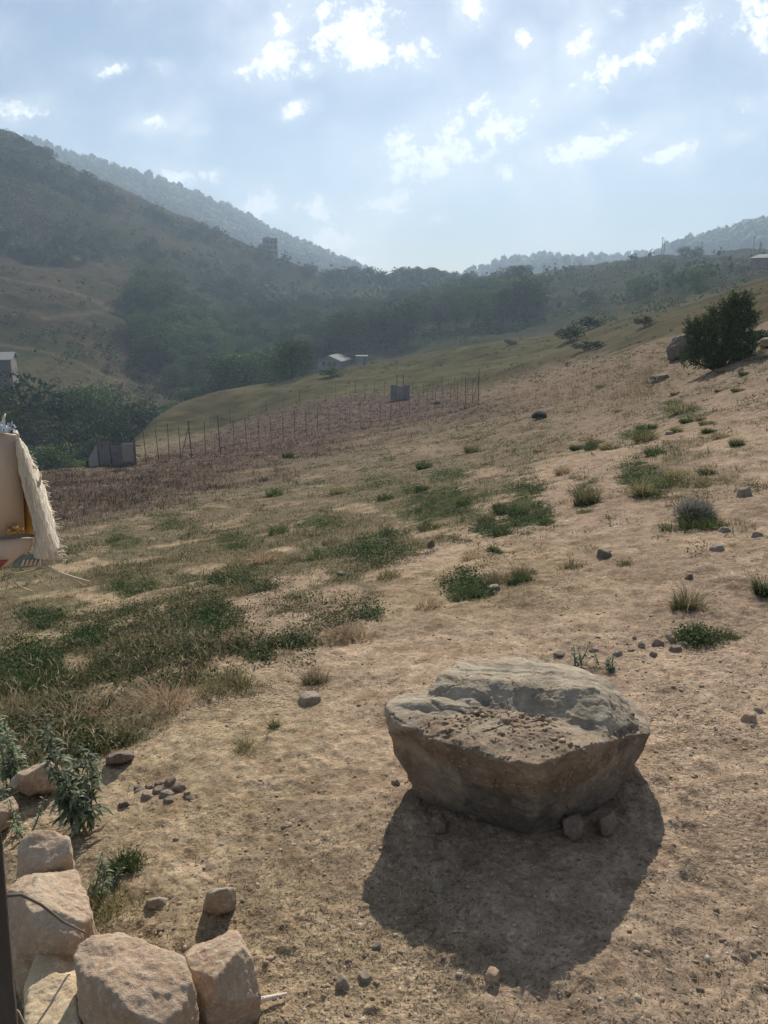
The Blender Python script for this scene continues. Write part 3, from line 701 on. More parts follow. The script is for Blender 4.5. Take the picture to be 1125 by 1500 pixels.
ONES = [(1090, 720, 24, 16, M_GREYST, 'grey angular stone on the bare path at the right edge'), (885, 811, 30, 16, M_DARKST, 'dark reddish stone cluster lump in the middle of the dirt slope'),
        (632, 800, 14, 16, M_DARKST, 'upright dark stone among the green patches mid slope'), (722, 862, 26, 8, M_GREYST, 'thin slanted slab beside a green clump mid slope'),
        (1100, 1046, 26, 14, M_LIME, 'pale rounded stone on the dirt right of the boulder'), (535, 1424, 26, 18, M_GREYST, 'rough grey stone beside the tip of the boulder shadow'),
        (502, 1438, 24, 18, M_GREYST, 'squat grey stone at bottom, left of the shadow tip'), (720, 1432, 26, 14, M_LIME, 'pale stone at the lower edge of the boulder shadow'),
        (552, 1382, 16, 12, M_GREYST, 'small stone just outside the left shadow edge'), (455, 1026, 46, 20, M_GREYST, 'grey slab with moss on top at the grass edge'),
        (1062, 770, 16, 7, M_GREYST, 'small flat stone right of the grey cushion plant'), (1112, 1030, 14, 6, M_GREYST, 'small flat stone at the right edge of the path'),
        (580, 1148, 16, 9, M_GREYST, 'small stone by the left underside of the boulder'), (500, 843, 20, 8, M_DARKST, 'dark flat stone in the bare gap of the grass'), (1010, 842, 15, 9, M_DARKST, 'dark stone just above the yellow green tuft'),
        (450, 916, 18, 6, M_LIME, 'pale pebble in the bare gap of the grass'), (1050, 800, 22, 8, M_GREYST, 'grey slab stone in the dirt below the cushion plant'), (980, 640, 16, 7, M_GREYST, 'grey stone in scrub below the dark bush'),
        (1085, 545, 10, 6, M_LIME, 'white stone on the grass right of the dark bush'), (972, 553, 20, 13, M_DARKST, 'rounded dark boulder in the grass below the rocky outcrop'),
        (1110, 780, 18, 8, M_GREYST, 'low stone at the right edge below the grey stone'), (640, 1300, 20, 8, M_GREYST, 'buried pebble in the middle of the boulder shadow')]
for i, (x, y, w, h, mt, lab) in enumerate(ONES):
    loose(x, y, w, h * .8, mt, lab, None, 'field_stone', 4, 90 + i)

# gravel: countless little stones and clods
def gravel():
    rng = np.random.default_rng(5); D, Fc = ico(1); Fc = Fc[:80]; Vs = []; Fs = []; Cs = []
    N = 17000
    px = rng.uniform(-300, 1420, N * 3); py = 560 + 960 * rng.random(N * 3) ** .8
    r = hit_r(px, py); p = at(px, py, r); x, y = p[:, 0], p[:, 1]
    m = zone_masks(x, y, p[:, 2]); keep = (r < 30) & (rng.random(len(r)) < (1 - .8 * m['g']) * (.25 + sst(fbm2(x, y, .9, 3, 61), -.1, .4)))
    x, y, r = x[keep][:N], y[keep][:N], r[keep][:N]; z = height(x, y)
    px, py = proj(np.stack([x, y, z], -1)); sx = .0014 + .0085 * rng.random(len(x)) ** 9 + r * .00042
    for i in range(len(x)):
        s = sx[i] * np.array([rng.uniform(.7, 1.3), rng.uniform(.7, 1.3), rng.uniform(.3, .65)])
        a = rng.uniform(0, 6.28); Q = D * (1 + rng.uniform(-.42, .42, (len(D), 1))) * s
        Q = np.stack([Q[:, 0] * math.cos(a) - Q[:, 1] * math.sin(a), Q[:, 0] * math.sin(a) + Q[:, 1] * math.cos(a), Q[:, 2]], -1) + (x[i], y[i], z[i] + s[2] * .1)
        Fs.append(Fc + len(Vs) * len(D)); Vs.append(Q)
        t = rng.random(); c = np.array([.33, .245, .17]) if t < .72 else (np.array([.22, .17, .13]) if t < .84 else np.array([.42, .35, .27]))
        Cs.append(np.tile(c * rng.uniform(.8, 1.2), (len(D), 1)))
    me = mesh_np('gravel', np.concatenate(Vs), [np.concatenate(Fs)], np.concatenate(Cs))
    tag(link('gravel', me, M_PEBBLE), kind='stuff')
M_PEBBLE = stone_material('gravel_stone', (1, 1, 1), (.8, .8, .8), (1.15, 1.15, 1.1), 60., .3, tint=True, bdist=.002)
gravel()

# ------------------------------------------------------------------ grass, herbs, plants
M_LEAF = leaf_material('leaf', .35); M_GRASS = leaf_material('grass_blade', .30, .7); M_SILVER = leaf_material('silver_leaf', .15, .55)

def blades(base, az, lean, length, width, col, bend=.6, head=None, rng=R0):
    """grass blades: three-level tapered strips; returns V, quads, tris, colours (numpy)"""
    n = len(base); d = np.stack([np.cos(az), np.sin(az), np.zeros(n)], -1); s = np.stack([-np.sin(az), np.cos(az), np.zeros(n)], -1)
    tw = rng.uniform(0, 6.28, n); s = s * np.cos(tw)[:, None] + d * np.sin(tw)[:, None]
    up = np.array([0, 0, 1.0]); L = length[:, None]; W_ = width[:, None]
    p1 = base + up * L * .5 * np.cos(lean)[:, None] + d * L * .5 * np.sin(lean)[:, None]
    l2 = lean * (1 + bend) + bend * .25
    p2 = p1 + up * L * .5 * np.cos(l2)[:, None] + d * L * .5 * np.sin(l2)[:, None]
    V = np.stack([base - s * W_ * .5, base + s * W_ * .5, p1 - s * W_ * .42, p1 + s * W_ * .42, p2], 1).reshape(-1, 3)
    b = (np.arange(n) * 5)[:, None]
    return V, b + np.array([[0, 1, 3, 2]]), b + np.array([[2, 3, 4]]), np.repeat(col, 5, 0)

def leaves(base, size, col, flat=.6, rng=R0, aspect=.55):
    """small rhombic leaves in random attitudes, as quads"""
    n = len(base); a = rng.normal(size=(n, 3)); a[:, 2] *= 1 - flat * .8; a /= np.linalg.norm(a, axis=1)[:, None]
    b = rng.normal(size=(n, 3)); b[:, 2] *= 1 - flat * .8; b -= a * np.sum(a * b, 1)[:, None]; b /= np.linalg.norm(b, axis=1)[:, None]
    S_ = size[:, None]
    V = np.stack([base - a * S_ * .5, base + b * S_ * aspect * .5 - a * S_ * .05, base + a * S_ * .5, base - b * S_ * aspect * .5 - a * S_ * .05], 1).reshape(-1, 3)
    return V, (np.arange(n) * 4)[:, None] + np.array([[0, 1, 2, 3]]), np.repeat(col, 4, 0)

class Veg:
    def __init__(s):
        s.V = []; s.q = []; s.t = []; s.c = []; s.n = 0
    def blades(s, *a, **k):
        V, q, t, c = blades(*a, **k); s.V.append(V); s.q.append(q + s.n); s.t.append(t + s.n); s.c.append(c); s.n += len(V); return s
    def leaves(s, *a, **k):
        V, q, c = leaves(*a, **k); s.V.append(V); s.q.append(q + s.n); s.c.append(c); s.n += len(V); return s
    def mesh(s, name):
        ps = [np.concatenate(x) for x in (s.q, s.t) if x]
        return mesh_np(name, np.concatenate(s.V), ps, np.concatenate(s.c))

STRAW = np.array([[.40, .305, .19], [.33, .245, .155], [.27, .20, .13], [.44, .355, .24], [.32, .21, .14]])
OLIVE = np.array([[.15, .16, .060], [.19, .185, .075], [.12, .14, .055], [.22, .20, .085]])
GREENS = np.array([[.066, .104, .040], [.080, .116, .046], [.052, .086, .034], [.098, .132, .054]])
PURP = np.array([[.085, .056, .048], [.12, .080, .066], [.065, .046, .042], [.10, .07, .055]])

def pick(pal, n, rng, var=.18):
    return pal[rng.integers(0, len(pal), n)] * (1 + rng.uniform(-var, var, (n, 1)))

def scatter_px(n, x0, x1, y0, y1, rng, power=1.0):
    px = rng.uniform(x0, x1, n); py = y0 + (y1 - y0) * rng.random(n) ** power
    r = hit_r(px, py); p = at(px, py, r); return p[:, 0], p[:, 1], r

def clumpy(x, y, z, r, rng, n_each, spread, lean, ln, wd, pal, veg, bend=.6, floor_w=.0007):
    """tufts: n_each blades round every (x, y)"""
    N = len(x)
    if N == 0:
        return
    k = np.repeat(np.arange(N), n_each); a = rng.uniform(0, 6.283, len(k)); rad = np.sqrt(rng.random(len(k))) * spread * np.repeat(rng.uniform(.5, 1.4, N), n_each)
    bx = x[k] + np.cos(a) * rad; by = y[k] + np.sin(a) * rad; bz = z[k]
    tuft = np.repeat(rng.uniform(.55, 1.35, N), n_each)
    col = pick(pal, N, rng, .12)[k] * (1 + rng.uniform(-.2, .2, (len(k), 1)))
    veg.blades(np.stack([bx, by, bz - .006], -1), a + rng.normal(0, .6, len(k)), np.abs(rng.normal(lean, .25, len(k))), ln * tuft * rng.uniform(.6, 1.2, len(k)),
               np.maximum(wd, r[k] * floor_w), col, bend=bend, rng=rng)

def meadow():
    rng = np.random.default_rng(11)
    # dry grass over the grassy part of the slope
    v = Veg(); x, y, r = scatter_px(138000, -520, 1460, 505, 1330, rng, 1.1); z0 = macro(x, y); m = zone_masks(x, y, z0)
    dens = m['g'] * (1 - m['pu'] * .9) * (1 - .5 * m['gr']) * (.35 + .65 * sst(fbm2(x, y, 1.3, 3, 101), -.25, .2)) * (1 - m['far'])
    dens = np.maximum(dens, .13 * (r < 70) * sst(m['n2'] + .6 * fbm2(x, y, 4., 3, 139), -.05, .4) * sst(r, 4.2, 9))
    k = rng.random(len(x)) < dens; x, y, r = x[k], y[k], r[k]; z = height(x, y); n = len(x)
    k = (r > 7) | (rng.random(n) < .72); x, y, r, z = x[k], y[k], r[k], z[k]; n = len(x)
    near = r < 9
    px, py = proj(np.stack([x, y, z], -1)); typ = rng.random(n) + .35 * fbm2(x, y, .9, 3, 107)
    for sel, pal, ln in ((typ < .16, STRAW[[0, 3, 0]], .062), ((typ >= .16) & (typ < .52), OLIVE, .05), ((typ >= .52) & (typ < .74), STRAW[[1, 2, 4]], .055), (typ >= .74, np.concatenate([GREENS, OLIVE]), .05)):
        s = sel & near; clumpy(x[s], y[s], z[s], r[s], rng, 13, .05, .45, ln * .72, .0030, pal, v)
        s = sel & ~near; clumpy(x[s], y[s], z[s], r[s], rng, 8, .10, .4, ln * 1.0, .004, pal, v)
    # taller barley-like stalks with pale heads near the camera
    s = near & (rng.random(n) < .2) & (typ < .45); xs, ys, zs, rs = x[s], y[s], z[s], r[s]
    if len(xs):
        kk = np.repeat(np.arange(len(xs)), 4); a = rng.uniform(0, 6.28, len(kk)); ln = rng.uniform(.06, .16, len(kk)); le = np.abs(rng.normal(.35, .3, len(kk)))
        b = np.stack([xs[kk] + rng.normal(0, .04, len(kk)), ys[kk] + rng.normal(0, .04, len(kk)), zs[kk]], -1)
        v.blades(b, a, le, ln, np.full(len(kk), .0022), pick(STRAW, len(kk), rng), bend=.3, rng=rng)
        l2 = le * 1.3 + .075; tip = b + np.stack([np.cos(a) * (np.sin(le) + np.sin(l2)) * ln * .5, np.sin(a) * (np.sin(le) + np.sin(l2)) * ln * .5, (np.cos(le) + np.cos(l2)) * ln * .5], -1)
        v.blades(tip - np.array([0, 0, .012]), a, le + .3, rng.uniform(.035, .06, len(kk)), np.full(len(kk), .0060), pick(STRAW[[0, 3]], len(kk), rng), bend=.5, rng=rng)
    tag(link('dry_grass', v.mesh('dry_grass'), M_GRASS), kind='stuff')
    # low green herbs in their patches
    v = Veg(); x, y, r = scatter_px(118000, -520, 1460, 505, 1330, rng, 1.1); z0 = macro(x, y); m = zone_masks(x, y, z0)
    dens = np.maximum(m['gr'] * (.35 + .65 * sst(fbm2(x, y, 3., 3, 117), -.2, .2)), (.55 * m['g'] + .10 * sst(r, 4.5, 10) + .25 * sst(r, 10, 20)) * sst(fbm2(x, y, 1.1, 3, 119) + .5 * fbm2(x, y, 4.5, 3, 121), -.05, .4)) * (1 - m['pu']) * (1 - m['far']); k = rng.random(len(x)) < dens; x, y, r = x[k], y[k], r[k]; z = height(x, y); n = len(x)
    e = 26; kk = np.repeat(np.arange(n), e); sp = .035 + r * .003
    b = np.stack([x[kk] + rng.normal(0, 1, len(kk)) * sp[kk], y[kk] + rng.normal(0, 1, len(kk)) * sp[kk], z[kk] + rng.random(len(kk)) ** 1.5 * (.03 + .05 * rng.random(n)[kk])], -1)
    v.leaves(b, np.maximum(.017, r[kk] * .0016) * rng.uniform(.7, 1.5, len(kk)), np.where((rng.random(n) < .25 + .75 * m['gr'][k])[:, None], pick(GREENS, n, rng), pick(np.concatenate([OLIVE * .8, STRAW[[2, 4]] * .7]), n, rng))[kk] * rng.uniform(.75, 1.3, (len(kk), 1)), rng=rng)
    s = r < 14; clumpy(x[s], y[s], z[s], r[s], rng, 3, .05, .5, .07, .0035, GREENS, v)
    tag(link('green_herbs', v.mesh('green_herbs'), M_LEAF), kind='stuff')
    # the dried brown stubble with pale seed heads beside and inside the fenced plot
    v = Veg(); x, y, r = scatter_px(84000, -520, 960, 540, 810, rng); z0 = macro(x, y); m = zone_masks(x, y, z0)
    k = rng.random(len(x)) < np.maximum(m['pu'] * .85, m['tn'] * .5) * (.5 + .5 * sst(fbm2(x, y, .7, 3, 127), -.3, .1)); x, y, r = x[k], y[k], r[k]; tn = m['tn'][k]; z = height(x, y); n = len(x)
    s = tn < .3; clumpy(x[s], y[s], z[s], r[s], rng, 4, .14, .5, .17, .004, PURP, v, floor_w=.00045)
    s = ~s; clumpy(x[s], y[s], z[s], r[s], rng, 4, .2, .5, .22, .004, STRAW[[0, 1, 4]] * .9, v, floor_w=.0005)
    e = 2; kk = np.repeat(np.arange(n), e); kk = kk[rng.random(len(kk)) < .42 * np.interp(r[kk], [20, 34, 50], [1, .7, .18])]
    b = np.stack([x[kk] + rng.normal(0, .14, len(kk)), y[kk] + rng.normal(0, .14, len(kk)), z[kk] + rng.uniform(.03, .2, len(kk))], -1)
    v.leaves(b, np.maximum(.03, r[kk] * .0013) * rng.uniform(.6, 1.3, len(kk)), pick(np.array([[.50, .42, .34], [.42, .33, .27], [.36, .28, .22]]), len(kk), rng), rng=rng, flat=0, aspect=.5)
    tag(link('dry_stubble', v.mesh('dry_stubble'), M_GRASS), kind='stuff')
    # short straw bits and dead stems lying on the bare earth
    v = Veg(); x, y, r = scatter_px(9000, -200, 1330, 700, 1560, rng, .8); k = r < 9; x, y, r = x[k], y[k], r[k]; z = height(x, y); n = len(x)
    v.blades(np.stack([x, y, z + .003], -1), rng.uniform(0, 6.28, n), rng.uniform(1.35, 1.5, n), rng.uniform(.012, .05, n), np.full(n, .0018), pick(STRAW * .8, n, rng, .3), bend=.03, rng=rng)
    x, y, r = scatter_px(74000, -520, 1460, 540, 1560, rng, .9); k = (r < 45) & (rng.random(len(r)) < .25 + .75 * sst(fbm2(x, y, 2.2, 4, 131), -.15, .3)); x, y, r = x[k], y[k], r[k]; z = height(x, y); n = len(x)
    t = rng.random(n)[:, None]; cl = np.where(t < .45, pick(STRAW * .75, n, rng, .3), np.where(t < .8, pick(np.array([[.12, .09, .065], [.16, .125, .09], [.10, .085, .06]]), n, rng, .3), pick(OLIVE * .7, n, rng, .3)))
    v.leaves(np.stack([x, y, z + .002 + r * .0003], -1), np.maximum(.006, r * .0011) * rng.uniform(.5, 1.7, n), cl, rng=rng, flat=1.0, aspect=.5)
    tag(link('straw_litter', v.mesh('straw_litter'), M_GRASS), kind='stuff')
meadow()

def tuft(px, py, w, h, label, kind='dry', n=260, group=None, name='grass_tuft'):
    """one separate tuft of several ragged clumps: w, h in photo pixels"""
    g0 = ground(px, py); k = math.dist(g0, (0, 0, CAMZ)) / F; rng = np.random.default_rng(int(px * 7 + py)); W_, H_ = w * k, h * k
    v = Veg(); pal = {'dry': STRAW, 'mix': np.concatenate([STRAW[:3], OLIVE]), 'green': np.concatenate([GREENS, OLIVE[:2]])}[kind]; lp = {'dry': STRAW, 'mix': OLIVE, 'green': GREENS}[kind]
    nc = int(np.clip(w / 8, 3, 12)) if py > 700 and name == 'grass_tuft' else 1
    for c in range(nc):
        a = rng.uniform(0, 6.28); rr = math.sqrt(rng.random()) * W_ * (.36 if py > 700 else .17) * (c > 0); cx, cy = math.cos(a) * rr, math.sin(a) * rr * .9; hh = H_ * (rng.uniform(.35, .8) if c else 1.0) * .85
        cz = float(height(g0.x + cx, g0.y + cy)[0]) - g0.z; m = int(n * 1.5 / nc); cw = W_ * (rng.uniform(.13, .22) if nc > 1 else .34)
        a = rng.uniform(0, 6.283, m); rad = np.sqrt(rng.random(m)) * cw
        b = np.stack([cx + np.cos(a) * rad, cy + np.sin(a) * rad, np.full(m, cz - .01)], -1)
        v.blades(b, a + rng.normal(0, .7, m), np.abs(rng.normal(.3, .35, m)) + rad / cw * .35, hh * rng.uniform(.3, 1.2, m), np.full(m, max(.0020, k * .85)), pick(pal, m, rng, .3), bend=.7, rng=rng)
        a = rng.uniform(0, 6.283, m); rad = np.sqrt(rng.random(m)) * cw * (1.7 if nc > 1 else 1.15)
        v.leaves(np.stack([cx + np.cos(a) * rad, cy + np.sin(a) * rad, cz + rng.random(m) ** 1.4 * hh * .5], -1), np.full(m, max(.009, k * 1.7)) * rng.uniform(.5, 1.4, m), pick(lp, m, rng, .3), rng=rng, aspect=.4)
    o = link(name, v.mesh(name), M_GRASS); o.location = g0
    return tag(o, label, 'grass tuft', group)

for a in [(460, 1000, 42, 44, 'golden dry tuft standing above the mossy grey slab', 'dry'), (362, 1104, 44, 36, 'lone dry green tuft on the dirt left of the boulder', 'mix', 160), (401, 1070, 24, 30, 'thin tuft on the dirt just above the lone dry green one', 'mix', 90),
          (1010, 880, 56, 56, 'yellow green tuft above a dark green clump on the right path', 'mix', 420), (1022, 932, 74, 40, 'dark green clump below the yellow green tuft on the right path', 'green', 520), (1060, 925, 46, 26, 'low green clump at the right end of the dark green clump', 'green', 260),
          (1118, 862, 30, 46, 'dark green clump cut by the right edge', 'green', 300), (1015, 765, 84, 30, 'flat green mat of herbs round the grey cushion plant', 'green', 600), (686, 872, 70, 36, 'round deep green clump mid slope beside a thin slab', 'green', 520), (764, 850, 50, 32, 'green clump on the dirt right of the round deep green one', 'green', 380),
          (856, 735, 38, 46, 'pale green feathery clump on the upper dirt slope', 'mix', 380), (938, 722, 44, 40, 'green clump with straw heads near the top of the dirt', 'mix', 360), (725, 810, 32, 20, 'small dark green clump alone between grass and dirt', 'green', 220), (626, 888, 50, 30, 'brown dry clump left of the round deep green clump', 'dry', 300),
          (505, 935, 90, 46, 'tall brown dry grass stand at the edge of the dirt', 'dry', 600), (840, 828, 50, 20, 'thin straw and herb tuft left of the dark red stone', 'mix', 200), (915, 822, 34, 16, 'thin tuft right of the dark red stone', 'mix', 140),
          (180, 1280, 60, 46, 'bushy green tuft between the pitted stone and the dirt', 'green', 420), (160, 1345, 110, 50, 'weedy olive tuft in the gap behind the pinkish stone', 'mix', 480), (240, 1030, 120, 48, 'tall straw coloured grass stand at the grass edge', 'dry', 700),
          (330, 1010, 110, 42, 'straw and green grass stand at the dirt edge, mid left', 'mix', 600), (105, 1050, 150, 52, 'reddish dry grass stand behind the thistle', 'dry', 800), (40, 1000, 120, 50, 'lush green herb stand at the left edge', 'green', 900), (1000, 600, 60, 22, 'grey green scrub tuft below the dark bush', 'mix', 260), (945, 650, 50, 24, 'green scrub tuft on the upper right slope', 'mix', 240)]:
    tuft(a[0], a[1], a[2], a[3], a[4], a[5], a[6] if len(a) > 6 else 300)

_rc = random.Random(12)
for i in range(34):                                                          # low scrub dotted over the upper right slope
    py = 545 + 165 * _rc.random(); px = _rc.uniform(860 - (py - 545) * .25, 1140); sz = np.interp(py, [545, 710], [.55, 1.1])
    tuft(px, py, _rc.uniform(22, 52) * sz, _rc.uniform(9, 17) * sz, 'low ragged scrub clump dotted on the upper right dirt slope', _rc.choice(('mix', 'green', 'dry', 'mix')), 240, 'low scrub on the upper right slope', 'scrub_clump')
for i in range(30):                                                          # and weeds between the green patches mid slope
    py = 650 + 205 * _rc.random(); px = _rc.uniform(430, 880) - (py - 650) * .55; sz = np.interp(py, [650, 850], [.7, 1.2])
    tuft(px, py, _rc.uniform(24, 46) * sz, _rc.uniform(12, 24) * sz, 'low weed clump among the green patches in the middle of the slope', _rc.choice(('mix', 'green', 'dry', 'green')), 240, 'low weeds in the middle of the slope', 'weed_clump')

def cushion(px, py, w, h, label):
    g0 = ground(px, py); k = math.dist(g0, (0, 0, CAMZ)) / F; rng = np.random.default_rng(3); n = 1500
    d = rng.normal(size=(n, 3)); d /= np.linalg.norm(d, axis=1)[:, None]; d[:, 2] = np.abs(d[:, 2]); b = d * np.array([w * k * .42, w * k * .42, h * k * .6]) * rng.uniform(.5, 1, (n, 1))
    v = Veg(); v.blades(b, np.arctan2(d[:, 1], d[:, 0]) + rng.normal(0, .5, n), np.arccos(np.clip(d[:, 2], 0, 1)) * .8, np.full(n, h * k * .32), np.full(n, k * .9), pick(np.array([[.20, .19, .17], [.16, .155, .14], [.24, .22, .19]]), n, rng), bend=.3, rng=rng)
    o = link('cushion_plant', v.mesh('cushion_plant'), M_GRASS); o.location = g0; tag(o, label, 'plant')
cushion(1018, 752, 66, 34, 'grey twiggy cushion plant sitting on a green mat, upper right dirt')
cushion(790, 612, 26, 14, 'small grey cushion plant in the tan grass below the fence corner')

def leafy_plant(px, py, h, label, n_stems=4, seed=1, spread=.22, dens=36, leaf=.055, pal=None, lean=.18):
    """upright herb with long drooping pointed leaves all along its stems"""
    g0 = ground(px, py); k = math.dist(g0, (0, 0, CAMZ)) / F; H_ = h * k; rng = np.random.default_rng(seed)
    pal = np.array([[.15, .165, .105], [.11, .135, .075], [.21, .22, .155], [.085, .11, .055]]) if pal is None else pal
    t = empty('silver_leaf_plant', g0, label, 'plant')
    for s in range(n_stems):
        az = rng.uniform(0, 6.28); le = abs(rng.normal(0, lean)) + (.05 if s == 0 else .12); hh = H_ * (1.0 if s == 0 else rng.uniform(.5, .92))
        p = [np.array([rng.normal(0, .02), rng.normal(0, .02), -.02])]
        for i in range(8):
            l_ = le * (1 - .05 * i); az += rng.normal(0, .15)
            p.append(p[-1] + np.array([math.cos(az) * math.sin(l_), math.sin(az) * math.sin(l_), math.cos(l_)]) * hh / 8)
        p = np.array(p)
        MB_ = MB().tube([tuple(q) for q in p], [.005 * (1 - i / 11) for i in range(9)], 6)
        st = link('stem', MB_.mesh('stem', True), M_STEM, t)
        v = Veg(); n = dens
        tt = rng.uniform(.12, 1.0, n) ** .8; j = np.clip((tt * 8).astype(int), 0, 7); f = tt * 8 - j
        b = p[j] * (1 - f)[:, None] + p[j + 1] * f[:, None]; a = np.arange(n) * 2.4 + rng.normal(0, .3, n)
        L = leaf * (1.25 - .55 * tt) * rng.uniform(.7, 1.25, n) * (H_ / .35) ** .5
        # each leaf: five-level lance shape that droops
        V = []; Q = []; C = []
        for i in range(n):
            d = np.array([math.cos(a[i]), math.sin(a[i]), 0]); sd = np.array([-d[1], d[0], 0]); el = rng.uniform(.2, .9) * (1 if tt[i] < .9 else 1.6); q = b[i].copy(); w = L[i] * rng.uniform(.085, .13); o0 = len(V)
            c = pal[rng.integers(len(pal))] * rng.uniform(.8, 1.2)
            for lv, wf in enumerate((.25, .9, 1.0, .65, .04)):
                V += [q - sd * w * wf + np.array([0, 0, w * .25 * wf]), q.copy(), q + sd * w * wf + np.array([0, 0, w * .25 * wf])]
                C += [c * .95, c * 1.2, c * .95]
                q = q + (d * math.cos(el) + np.array([0, 0, math.sin(el)])) * L[i] / 4; el -= rng.uniform(.3, .55)
            for lv in range(4):
                e = o0 + lv * 3; Q += [(e, e + 1, e + 4, e + 3), (e + 1, e + 2, e + 5, e + 4)]
        me = mesh_np('foliage', np.array(V), [np.array(Q)], np.array(C), smooth=True)
        link('foliage', me, M_SILVER, t)
    return t
M_STEM = plain_material('plant_stem', (.20, .20, .13, 1), .2, 30., .7, .1)
leafy_plant(122, 1222, 165, 'tallest thistle-like plant with drooping silver green leaves by the stones', 7, 1, dens=52, leaf=.062)
leafy_plant(22, 1150, 110, 'silver leaved plant at the left edge behind the wedge-shaped stone', 5, 2, dens=40, leaf=.06)
leafy_plant(40, 1228, 60, 'short dusty leaved plant in front of the wedge-shaped stone', 4, 3, dens=24, leaf=.045)
leafy_plant(62, 1085, 46, 'small pale leaved plant among reddish dry grass', 3, 4, dens=18, leaf=.045)
leafy_plant(150, 1318, 60, 'low silver leaved plant beside the pitted stone', 4, 5, dens=22, leaf=.055, lean=.5)
leafy_plant(100, 1366, 36, 'small green sprig in the gap between three stones', 3, 6, dens=14, leaf=.035, pal=GREENS * 1.2)
leafy_plant(845, 972, 42, 'dusty green sprawling plant behind the boulder, left one', 5, 7, dens=16, leaf=.055, lean=.8)
leafy_plant(888, 975, 40, 'dusty green sprawling plant behind the boulder, right one', 5, 8, dens=16, leaf=.055, lean=.8)
leafy_plant(160, 1085, 40, 'yellow green sprouting plant between dry grass and flat dark stone', 3, 9, dens=14, leaf=.04, pal=OLIVE * 1.2)
leafy_plant(10, 1195, 50, 'grey leaved plant hard against the left edge', 3, 10, dens=20, leaf=.05)

# ------------------------------------------------------------------ fences, houses, poles
M_IRON = plain_material('rusty_iron', (.15, .12, .105, 1), .3, 20., .8, .2)
M_GREYMETAL = plain_material('grey_sheet_metal', (.25, .24, .235, 1), .25, 3., .9, .1)
M_PALEMETAL = plain_material('pale_sheet_roof', (.24, .24, .235, 1), .15, 2., .95, .1)
M_WHITEWALL = plain_material('white_plaster', (.30, .28, .25, 1), .15, 1.2, .9, .15)
M_BRICKWALL = plain_material('raw_block_wall', (.22, .18, .155, 1), .25, .8, .95, .3)
M_DARKOPEN = plain_material('dark_opening', (.075, .068, .06, 1), .1, 2., .9, .1)
M_POLE = plain_material('grey_pole', (.16, .14, .125, 1), .2, 4., .9, .2)

def near_row(px):
    return np.interp(px, [130, 280, 430, 530, 640, 700], [688, 672, 645, 628, 603, 587])
def plot_fence():
    root = empty('wire_fence', ground(430, 645), 'thin post and wire fence enclosing the brown plot below the crest', 'fence')
    near = [ground(px, near_row(px)) for px in (215, 233, 248, 265, 281, 301, 323, 343, 362, 380, 398, 415, 432, 449, 466, 482, 498, 513, 528, 543, 557, 572, 586, 600, 613, 625, 637, 648, 659, 670, 682, 692, 701)]
    far = [ground(a, b) for a, b in ((309, 629), (324, 625), (338, 621), (365, 615), (391, 609), (416, 602), (439, 596), (463, 590), (478, 587), (492, 585), (507, 584), (520, 583), (534, 583), (549, 583), (563, 583), (605, 581), (620, 580), (634, 579), (647, 577), (656, 577), (665, 576), (675, 576), (684, 575), (701, 576))]
    rng = random.Random(4); tops = []
    for row, big in ((near, (4, 6, 30, 32)), (far, (2, 6, 11, 18, 23))):
        tt = []
        for i, p in enumerate(row):
            h = rng.uniform(1.55, 1.85) * (1.18 if i in big else 1); w = .034 if i in big else .02
            q = p + Vector((rng.uniform(-.06, .06), rng.uniform(-.06, .06), h))
            MB().tube([p - Vector((0, 0, .2)), q], [w, w * .9], 6).build('post', M_IRON, root); tt.append((p, q))
        tops.append(tt)
    for tt in tops:
        for f in (.12, .34, .56, .78, .96):
            mb = MB()
            for (p0, q0), (p1, q1) in zip(tt[:-1], tt[1:]):
                if (p1 - p0).length < 14:
                    mb.tube([p0.lerp(q0, f), (p0.lerp(q0, f) + p1.lerp(q1, f)) / 2 - Vector((0, 0, .03)), p1.lerp(q1, f)], .006, 4, False)
            mb.build('wire', M_IRON, root)
    for (row, i, j) in ((0, 32, 31), (0, 4, 3), (1, 23, 22), (1, 3, 4)):
        a = tops[row][i]; b = tops[row][j]
        MB().tube([a[0].lerp(a[1],   .85), b[0].lerp(b[1], .03)], .02, 5).build('brace', M_IRON, root)
    (p0, q0), (p1, q1) = tops[0][-1], tops[1][-1]
    mb = MB()
    for f in (.2, .5, .8):
        mb.tube([p0.lerp(q0, f), p1.lerp(q1, f)], .006, 4, False)
    mb.build('wire', M_IRON, root)
plot_fence()

def frame_of(px, py):
    """base point, and the local right / away directions for something facing the camera there"""
    g = ground(px, py); a = math.atan2(g.x, g.y)
    return g, -a
def plot_gate():
    g, rz = frame_of(586, 584); R = Matrix.Rotation(rz, 3, 'Z'); root = empty('fence_gate', g, 'grey two-leaf metal gate under a tall thin frame in the far fence row', 'gate')
    P = lambda x, y, z: g + R @ Vector((x, y, z))
    for s in (-1, 1):
        mb = MB().box(P(s * .68, 0, .78), (.72, .06, 1.62), rz)
        for k in range(5):
            mb.box(P(s * .68 + (k - 2) * .15, -.04, .78), (.03, .03, 1.58), rz)
        mb.build('gate_leaf', M_GREYMETAL, root)
    MB().box(P(0, .12, .72), (.62, .04, 1.44), rz).build('centre_board', M_WHITEWALL, root)
    for s in (-1, 1):
        MB().tube([P(s * .36, .03, -.1), P(s * .36, .03, 2.7)], .045, 6).build('frame_post', M_IRON, root)
    mb = MB(); mb.box(P(0, .03, 2.45), (.70, .05, .05), rz); mb.box(P(0, .03, 1.95), (.70, .04, .04), rz); mb.build('crossbar', M_IRON, root)
plot_gate()

